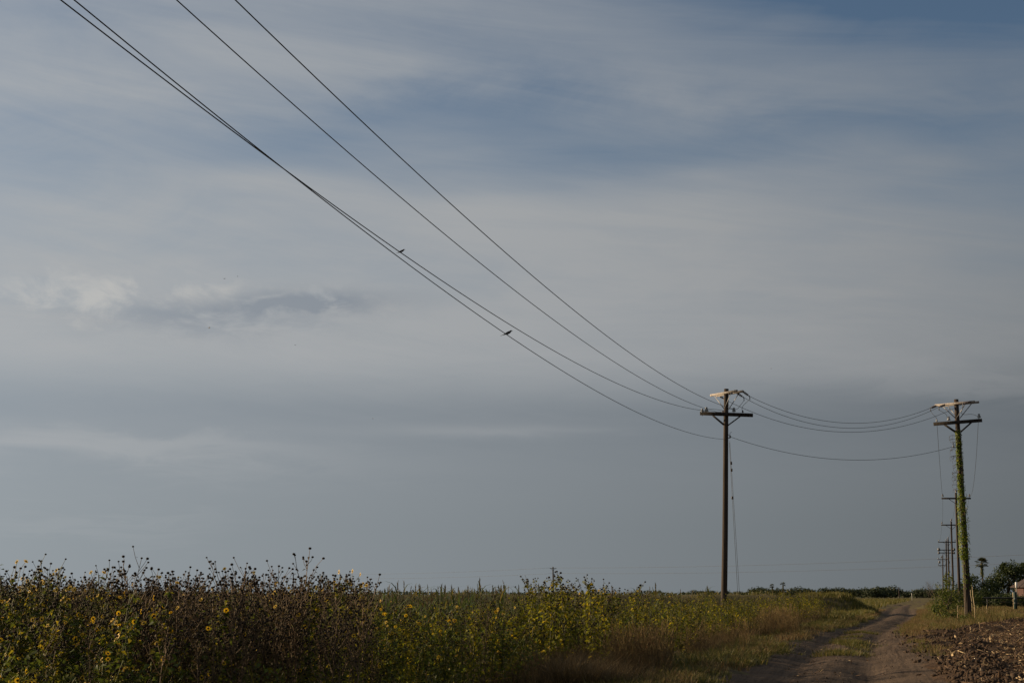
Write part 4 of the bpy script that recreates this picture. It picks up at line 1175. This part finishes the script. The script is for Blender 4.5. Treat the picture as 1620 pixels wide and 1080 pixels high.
# sparse pebbles and straw on the road itself
pb = MB(); sb = MB()
for i in range(900):
    D = 20 + 50 * r.random() ** 1.3; x = float(road_x(D)) + r.normal(0, 1.3)
    if float(road_edge(x, D)) > -.15: continue
    z = float(terrain(x, D) + road_z(np.array(x), np.array(D))) - .04
    if r.random() < .7: pb.merge(CL[int(r.integers(10))], tilt(x, D, z, r.uniform(.008, .028)))
    else: sb.merge(HU[int(r.integers(20))], tilt(x, D, z + .01, r.uniform(.4, 1.0)))
tag(pb.build('road_pebbles', M['road']), 'loose lumps of dirt scattered over the road', 'soil', kind='stuff')
tag(sb.build('road_straw', M['husk']), 'scraps of straw blown onto the road', 'crop residue', kind='stuff')

# ------------------------------------------------------------------ vine on the pole
vroot = thing('climbing_vine', 'bright green leafy vine climbing the right big pole', 'vine', VP_BASE)
zt_, zb_ = at(1516, 680, 79).z, at(1530, 884, 79).z
lm, tw = MB(), MB()
q = np.random.default_rng(5)
def pole_c(z): return vlc(von(z))
for i in range(2600):
    u = q.random() ** 1.25; z = zb_ + (zt_ - zb_) * u
    if float(vnoise(np.array(z * 1.7), np.array(3.3))) < .27 and q.random() < .75: continue
    rad = np.interp(u, [0, .06, .35, .6, 1], [.19, .26, .22, .165, .13]) + abs(q.normal(0, .012 if u > .5 else .035)); a = q.normal(math.pi * 1.12, 1.25)
    c = pole_c(z) + npv((math.cos(a) * rad, math.sin(a) * rad, 0)); d = npv((math.cos(a) * .5 + q.normal(0, .5), math.sin(a) * .5 + q.normal(0, .5), -.8)); n = npv((math.cos(a), math.sin(a), .5))
    leafblade(lm, c, d, n, q.uniform(.05, .11), q.uniform(.05, .09), q.uniform(-.1, .3))
for i in range(120):
    z = at(1532, q.uniform(884, 930), 79).z; a = q.normal(math.pi * 1.2, 1.0); rad = .19
    leafblade(lm, pole_c(z) + npv((math.cos(a) * rad, math.sin(a) * rad, 0)), npv((q.normal(0, .4), q.normal(0, .4), -1)), npv((math.cos(a), math.sin(a), .4)), .10, .08)
tag(lm.build('foliage', M['vine'], vroot), kind='stuff')
for s in range(5):
    a0 = q.uniform(2, 5); zs = np.linspace(0.05, zt_ - .2 - s * .7, 22); tube(tw, [pole_c(z) + npv((math.cos(a0 + .22 * z) * (.20 - .004 * z), math.sin(a0 + .22 * z) * (.20 - .004 * z), 0)) for z in zs], .014, 4)
tw.build('stem', M['twig'], vroot)
tn = MB()
for y0 in list(np.linspace(690, 772, 15)) + [722, 737, 751, 753, 762]:
    p = pole_c(at(1515, y0, 79).z) + npv((-.14, -.04, 0)); L = q.uniform(.15, .42); e = p + npv((-L, q.normal(0, .1), q.normal(.02, .08)))
    m1 = (p + e) / 2 + npv((0, q.normal(0, .03), q.uniform(-.02, .10))); tube(tn, catmull([p, m1, e], 4), .009, 4)
    tube(tn, catmull([e, e + npv((-.03, 0, -.08)), e + npv((q.uniform(-.05, .08), 0, -q.uniform(.12, .3)))], 3), .007, 4)
    if q.random() < .6: tube(tn, [m1, m1 + npv((q.normal(-.08, .05), 0, q.uniform(-.16, -.05)))], .007, 4)
    for k in range(3): leafblade(tn, e + q.normal(0, .03, 3), q.normal(0, 1, 3), npv((0, 0, 1)), .06, .035, .3)
tn.build('dead_tendril', M['twig'], vroot)

# ------------------------------------------------------------------ bush, saplings and stalks on the right
def limb_tree(seed, H, levels, spread_, r0, mb, origin=(0, 0, 0), lean=(0, 0)):
    """branching limbs; returns the tips"""
    q = np.random.default_rng(seed); tips = []
    def grow(p, d, L, rad, lv):
        d = d / np.linalg.norm(d); pts = [p]; c = p
        for k in range(3):
            d = d + q.normal(0, .10, 3) + npv((0, 0, .04)); d /= np.linalg.norm(d); c = c + d * L / 3; pts.append(c)
        tube(mb, pts, np.linspace(rad, rad * .62, 4), 6 if lv > 1 else 4, 0, False)
        if lv == 0: tips.append((c, d)); return
        for k in range(int(q.integers(2, 4)) + (1 if lv == levels else 0)):
            a = q.uniform(0, 6.28); u, w, _ = frame(d); nd = d + (u * math.cos(a) + w * math.sin(a)) * q.uniform(.5, 1.0) * spread_
            grow(c if k < 2 else pts[2], nd, L * q.uniform(.62, .82), rad * .6, lv - 1)
    grow(npv(origin), npv((lean[0], lean[1], 1)), H * .30, r0, levels); return tips
def crown(seed, lobes, n, size, mat):
    """leaf faces through ellipsoid lobes, thinner inside, uneven outline"""
    q = np.random.default_rng(seed); mb = MB(); w = npv([l[3] * l[4] * l[5] for l in lobes]) ** .7; w /= w.sum()
    sub = []
    for l in lobes:
        for k in range(9):
            v = q.normal(0, 1, 3); v /= np.linalg.norm(v); sub.append((npv(l[:3]) + v * npv(l[3:]) * q.uniform(.55, .95), min(l[3:]) * q.uniform(.28, .5)))
    for i in range(n):
        if q.random() < .55:
            c, rr = sub[int(q.integers(len(sub)))]; v = q.normal(0, 1, 3); v /= np.linalg.norm(v); p = c + v * rr * q.uniform(.5, 1.05)
        else:
            l = lobes[q.choice(len(lobes), p=w)]; v = q.normal(0, 1, 3); v /= np.linalg.norm(v); p = npv(l[:3]) + v * npv(l[3:]) * q.uniform(.45, 1.0)
        if p[2] < .15: p[2] = .15 + q.random() * .3
        leafblade(mb, p, q.normal(0, 1, 3), v + npv((0, 0, .6)) + q.normal(0, .5, 3), size * q.uniform(.6, 1.3), size * q.uniform(.4, .8), q.uniform(-.1, .3))
    return mb
def tree(name, label, cat, loc, seed, H, lobes, n, size, mat, r0=.16, group=None, levels=3):
    root = thing(name, label, cat, loc, 0, group); mb = MB(); limb_tree(seed, H, levels, .8, r0, mb); mb.build('trunk', M['bark'], root, True)
    o = crown(seed, lobes, n, size, mat).build('crown', M[mat], root); tag(o, kind='stuff'); return root
def gp(px, D): 
    x = at(px, 950, D).x; return (x, D, float(terrain(x, D)))
tree('bush', 'leafy green bush beside the road, in front of the receding poles', 'bush', gp(1500, 91), 31, 2.6,
     [(0, 0, 1.0, .85, .8, .9), (-.35, 0, 1.75, .55, .55, .6), (.35, .2, 1.9, .45, .5, .65), (-.75, -.2, .7, .5, .5, .6), (.7, 0, .8, .5, .5, .7), (.05, 0, 2.4, .32, .32, .42), (-1.1, -.6, .45, .5, .5, .4)], 2300, .10, 'bush', .05)
tree('bush', 'low sprawling green weed bush at the edge of the tilled field', 'bush', gp(1488, 76), 33, 1.0, [(0, 0, .45, .45, .4, .42), (.45, -.5, .28, .5, .4, .3), (-.2, .2, .8, .25, .25, .35), (.9, -1.2, .2, .4, .4, .22)], 900, .10, 'bush', .02)
tree('bush', 'dark low bush beyond the road bend, under the receding poles', 'bush', gp(1512, 118), 35, 2.0, [(0, 0, 1.0, 1.1, 1, .9), (1.3, 0, .9, .9, .9, .8), (-1.0, 0, .8, .8, .8, .7)], 1800, .16, 'bush', .05)
tree('bush', 'dark hedge bush behind the foot of the vine covered pole', 'bush', gp(1524, 150), 36, 2.6, [(0, 0, 1.4, 1.5, 1, 1.2), (1.8, 0, 1.2, 1.2, 1, 1.0), (-1.2, 0, 1.0, 1.0, .8, .8)], 2200, .2, 'tree', .06)
droot = thing('dead_shrub', 'bare grey twiggy shrub leaning left of the green bush', 'shrub', gp(1489, 92)); mb = MB(); limb_tree(41, 3.2, 4, .55, .022, mb, lean=(-.25, 0)); limb_tree(43, 3.0, 4, .55, .02, mb, lean=(-.45, 0)); mb.build('branches', M['twig'], droot)
def stalk(label, px0, y0, px1, y1, D, rad=.022):
    a, b = at(px0, y0, D), at(px1, y1, D); root = thing('dry_stalk', label, 'stalk', a, 0, 'pale dry stalks by the vine covered pole'); mb = MB(); e = npv(b) - npv(a)
    tube(mb, [npv((0, 0, -.1)), e * .35 + npv((.02, 0, 0)), e * .7 - npv((.01, 0, 0)), e], [rad, rad * .9, rad * .7, rad * .5], 6); mb.build('cane', M['stalk'], root, True)
    mb = MB()
    for k in (.3, .55, .8): blade(mb, e * k, k * 9, .25, .02, .7, .6, 0, 3)
    mb.build('leaf', M['straw'], root)
stalk('longest pale dry stalk right of the vine covered pole', 1542.5, 974, 1538, 927, 74)
stalk('shorter pale dry stalk touching the foot of the vine covered pole', 1538, 962, 1535, 932, 76, .016)
stalk('short pale stalk in the grass left of the vine covered pole', 1514.5, 974, 1515, 957, 73, .013)
stalk('thin pale stalk low in the grass right of the long one', 1561, 968, 1561, 956, 80, .016)

# ------------------------------------------------------------------ trees, palms, house and fence on the right
tree('leafy_tree', 'dark round tree left of the palm, behind the pipe fence', 'tree', gp(1553, 185), 51, 4.4, [(-.6, 0, 2.3, 1.9, 1.6, 1.9), (1.0, 0, 1.9, 1.5, 1.4, 1.6), (-1.9, 0, 1.6, 1.4, 1.2, 1.4)], 3200, .30, 'tree', .16, 'trees behind the pipe fence')
tree('leafy_tree', 'large spreading tree with uneven crown right of the palm', 'tree', gp(1594, 205), 53, 6.3, [(0, 0, 3.6, 2.4, 2.2, 2.1), (1.4, 0, 4.6, 1.7, 1.6, 1.5), (-1.6, 0, 2.6, 1.7, 1.6, 1.7), (.1, 0, 5.3, .8, .8, .9), (2.4, 0, 3.0, 1.5, 1.4, 1.5)], 5200, .30, 'tree', .2, 'trees behind the pipe fence')
tree('leafy_tree', 'tree crown cut by the right edge of the picture', 'tree', gp(1627, 215), 55, 6.0, [(0, 0, 4.6, 2.0, 1.8, 1.4), (-.8, 0, 5.4, 1.2, 1.2, .8), (1.5, 0, 4.0, 2.0, 1.8, 1.6)], 3000, .30, 'tree', .2, 'trees behind the pipe fence')
for i, (px, D, s, lab) in enumerate(((1545, 168, 1.0, 'low dark shrub behind the fence under the dark round tree'), (1567, 172, 1.1, 'low dark shrub behind the fence below the palm'), (1585, 170, .95, 'low dark shrub behind the fence left of the green post'), (1603, 176, 1.0, 'low dark shrub behind the fence at the green post'), (1618, 172, .9, 'low dark shrub behind the fence at the right edge'))):
    tree('shrub', lab, 'shrub', gp(px, D), 60 + i, 1.8 * s, [(0, 0, .85 * s, 1.3, 1.0, .85 * s), (.8, 0, .7 * s, .9, .8, .7 * s), (-.8, .2, .75 * s, .9, .8, .6 * s)], 1100, .20, 'tree', .05, 'shrubs behind the pipe fence', 2)
def palm(label, px, y_top, D, skirt=True, fr=1.0, n=22):
    x = at(px, y_top, D).x; H = at(px, y_top, D).z - 0.75 * fr; root = thing('palm_tree', label, 'palm', (x, D, 0), 0, 'fan palms')
    mb = MB(); tube(mb, [(0, 0, 0), (.05, 0, H * .4), (0, 0, H * .8), (0, 0, H)], [.18 * fr, .13 * fr, .11 * fr, .12 * fr], 8); mb.build('trunk', M['bark'], root, True)
    q = np.random.default_rng(int(px)); mb = MB()
    for k in range(n):
        a = q.uniform(0, 6.28); inc = q.uniform(-.6, 1.25); d = npv((math.cos(a) * math.cos(inc), math.sin(a) * math.cos(inc), math.sin(inc)))
        p = npv((0, 0, H)); stem_e = p + d * .55 * fr - npv((0, 0, .06)); tube(mb, [p, stem_e], .018 * fr, 3, 0, False); u, w, _ = frame(d)
        for j in range(9):
            b = (j - 4) * .30; dd = d * math.cos(b) + u * math.sin(b); tip = stem_e + dd * .72 * fr - npv((0, 0, .16 * fr)); sd = np.cross(dd, w); 
            mid = stem_e + dd * .36 * fr
            mb.add([stem_e, mid + u * .05 * fr, tip, mid - u * .05 * fr], [(0, 1, 2), (0, 2, 3)])
    tag(mb.build('crown', M['palm'], root), kind='stuff')
    if skirt:
        mb = MB()
        for k in range(70):
            a = q.uniform(0, 6.28); z = H - q.uniform(.1, 1.7) * fr; rr = .17 * fr
            blade(mb, npv((math.cos(a) * rr, math.sin(a) * rr, z)), a, -.7 * fr, .14 * fr, -q.uniform(.15, .5), .1, 0, 2)
        tag(mb.build('dead_frond_skirt', M['palm'], root), kind='stuff')
palm('fan palm standing between the two dark trees on the right', 1552.5, 882.5, 228, True, 1.0)
palm('left one of two tiny far palms over the treeline', 1221.5, 923.5, 560, True, 1.0, 18)
palm('right and taller one of two tiny far palms over the treeline', 1238.5, 920.5, 560, True, 1.0, 18)

# red brick house at the right edge
hx, hy = at(1629, 930, 196).x, 196.0
house = thing('brick_house', 'red brick house half hidden by trees at the right edge', 'house', (hx + 3.6, hy, 0))
mb = MB(); box(mb, (0, 3, 1.35), (1, 0, 0), (0, 1, 0), (0, 0, 1), 7.0, 6.0, 2.7); mb.build('wall', M['brick'], house)
mb = MB(); V = npv([(-4, -.5, 2.6), (4, -.5, 2.6), (4, 6.5, 2.6), (-4, 6.5, 2.6), (-2.2, 3, 4.2), (2.2, 3, 4.2), (-4, -.5, 2.45), (4, -.5, 2.45), (4, 6.5, 2.45), (-4, 6.5, 2.45)])
mb.add(V, [(0, 1, 5), (0, 5, 4), (1, 2, 5), (2, 3, 4), (2, 4, 5), (3, 0, 4), (0, 6, 7), (0, 7, 1), (1, 7, 8), (1, 8, 2), (2, 8, 9), (2, 9, 3), (3, 9, 6), (3, 6, 0), (6, 8, 7), (6, 9, 8)]); mb.build('roof', M['roof'], house)
for wx in (-2.75, 1.2):
    mb = MB(); box(mb, (wx, -.02, 1.6), (1, 0, 0), (0, 1, 0), (0, 0, 1), .95, .08, 1.2); f = mb.build('window', M['white'], house)
    mb = MB(); box(mb, (wx, -.07, 1.6), (1, 0, 0), (0, 1, 0), (0, 0, 1), .8, .03, 1.05); mb.build('pane', M['glass'], f)
mb = MB(); box(mb, (-.7, -.03, 1.05), (1, 0, 0), (0, 1, 0), (0, 0, 1), .95, .07, 2.1, 0, .02); mb.build('door', M['white'], house)
wp = gp(1609.3, 180); root = thing('white_post', 'white post standing before the brick house at the right', 'post', wp); mb = MB(); lathe(mb, (0, 0, 0), [(.07, -.1), (.07, 2.35), (.14, 2.37), (.14, 3.0), (.08, 3.05)], (0, 0, 1), 8); mb.build('shaft', M['white'], root)

# pipe fence
FD = 135.0; fz = at(1600, 945.3, FD).z; x0f, x1f = at(1500, 945, FD).x, at(1720, 945, FD).x
fence = thing('pipe_fence', 'dark pipe fence with one long rail across the dry lawn', 'fence', (x0f, FD, 0))
mb = MB(); tube(mb, [(0, 0, fz), (x1f - x0f, 0, fz)], .065, 8); mb.build('rail', M['fence_paint'], fence, True)
mb = MB(); tube(mb, [(0, .02, fz - .36), (x1f - x0f, .02, fz - .36)], .018, 5); mb.build('cable', M['wire'], fence, True)
for px in (1523, 1562, 1646, 1688):
    mb = MB(); lathe(mb, (at(px, 950, FD).x - x0f, .02, 0), [(.05, -.2), (.05, fz), (.03, fz + .02)], (0, 0, 1), 8); mb.build('post', M['fence_paint'], fence, True)
gpz = at(1605.5, 935.5, FD - .3); root = thing('fence_post', 'thick dark green post standing at the pipe fence', 'post', (gpz.x, FD - .3, 0)); mb = MB(); lathe(mb, (0, 0, 0), [(.15, -.2), (.145, gpz.z - .03), (.10, gpz.z)], (0, 0, 1), 10); mb.build('shaft', M['post_green'], root, True)
for z in (.7, 1.1): mb = MB(); lathe(mb, (0, 0, z), [(.15, 0), (.158, .01), (.158, .05), (.15, .06)], (0, 0, 1), 10); mb.build('band', M['steel'], root, True)
gpz = at(1602.3, 936.5, FD + .3); root = thing('fence_post', 'thin pale post right behind the thick green post', 'post', (gpz.x, FD + .3, 0)); mb = MB(); lathe(mb, (0, 0, 0), [(.035, -.2), (.035, gpz.z - .02), (.02, gpz.z)], (0, 0, 1), 8); mb.build('shaft', M['stalk'], root, True)

# ------------------------------------------------------------------ far treeline
FT = []
for i in range(4):
    q = np.random.default_rng(70 + i); mb = MB(); limb_tree(70 + i, 5.5, 2, .8, .22, mb)
    lob = [(q.normal(0, 1.2), q.normal(0, .8), 3.0 + q.normal(0, .5), 2.2 + q.random(), 2.0, 1.9 + q.random() * .6) for k in range(4)] + [(0, 0, 1.5, 2.8, 2, 1.4)]
    FT.append((mb.mesh('trunk', M['bark']), crown(70 + i, lob, 900, .75, 'fartree').mesh('crown', M['fartree'])))
q = np.random.default_rng(77)
far_spots = [(1098, 934), (1112, 934.5), (1128, 935), (1148, 935), (1165, 936), (1183, 935), (1197, 931.5), (1206, 930), (1216, 931), (1228, 932.5), (1241, 932), (1259, 930), (1267, 931), (1281, 930.5), (1299, 931), (1318, 931.5), (1327, 930), (1338, 931), (1352, 933), (1366, 931), (1378, 930.5), (1388, 930), (1400, 929.5), (1408, 928.5), (1415, 932), (1434, 935), (1449, 933.5), (1461, 932), (1470, 933), (1480, 931), (1492, 932)]
for i, (px, yt) in enumerate(far_spots):
    D = 620 + q.uniform(-60, 60); H = at(px, yt - 1.8, D).z; k = i % 4
    root = thing('far_tree', 'dark tree in the far treeline along the horizon', 'tree', (at(px, yt, D).x, D, 0), q.uniform(0, 6.28), 'trees of the far treeline'); s = H / 5.6; root.scale = (s * q.uniform(1.4, 2.1), s * 1.5, s)
    link('trunk', FT[k][0], root); tag(link('crown', FT[k][1], root), kind='stuff')
hedge = MB()
for i in range(9000):
    px = q.uniform(-100, 1700); D = q.uniform(640, 760); x = at(px, 935, D).x; z = q.random() ** .7 * (1.4 + 2.0 * float(vnoise(np.array(px * .03), np.array(1.5)))) 
    leafblade(hedge, npv((x, D, z)), q.normal(0, 1, 3), q.normal(0, 1, 3), q.uniform(.8, 1.6), q.uniform(.6, 1.2))
tag(hedge.build('far_hedge', M['fartree']), 'low dark hedge along the horizon under the far trees', 'hedge', kind='stuff')
# far grey building and white marker at the end of the road
bx = at(1456, 940, 640).x; root = thing('far_house', 'small far grey building at the end of the road', 'house', (bx, 640, 0))
mb = MB(); box(mb, (0, 2, 1.0), (1, 0, 0), (0, 1, 0), (0, 0, 1), 3.0, 4, 2.0); mb.build('wall', M['grey_wall'], root)
mb = MB(); mb.add(npv([(-1.8, -.3, 2.0), (1.8, -.3, 2.0), (1.8, 4.3, 2.0), (-1.8, 4.3, 2.0), (-1.8, 2, 2.8), (1.8, 2, 2.8)]), [(0, 1, 5), (0, 5, 4), (2, 3, 4), (2, 4, 5), (0, 4, 3), (1, 2, 5), (0, 3, 2), (0, 2, 1)]); mb.build('roof', M['grey_wall'], root)
mb = MB(); box(mb, (-.7, -.03, 1.1), (1, 0, 0), (0, 1, 0), (0, 0, 1), .7, .07, .8, 0, .02); mb.build('window', M['glass'], root)
wp = gp(1443, 400); root = thing('white_post', 'small white marker post at the far end of the road', 'post', wp); mb = MB(); lathe(mb, (0, 0, 0), [(.08, -.1), (.08, 1.5), (.10, 1.52), (.10, 1.7), (.05, 1.75)], (0, 0, 1), 8); mb.build('shaft', M['white'], root)
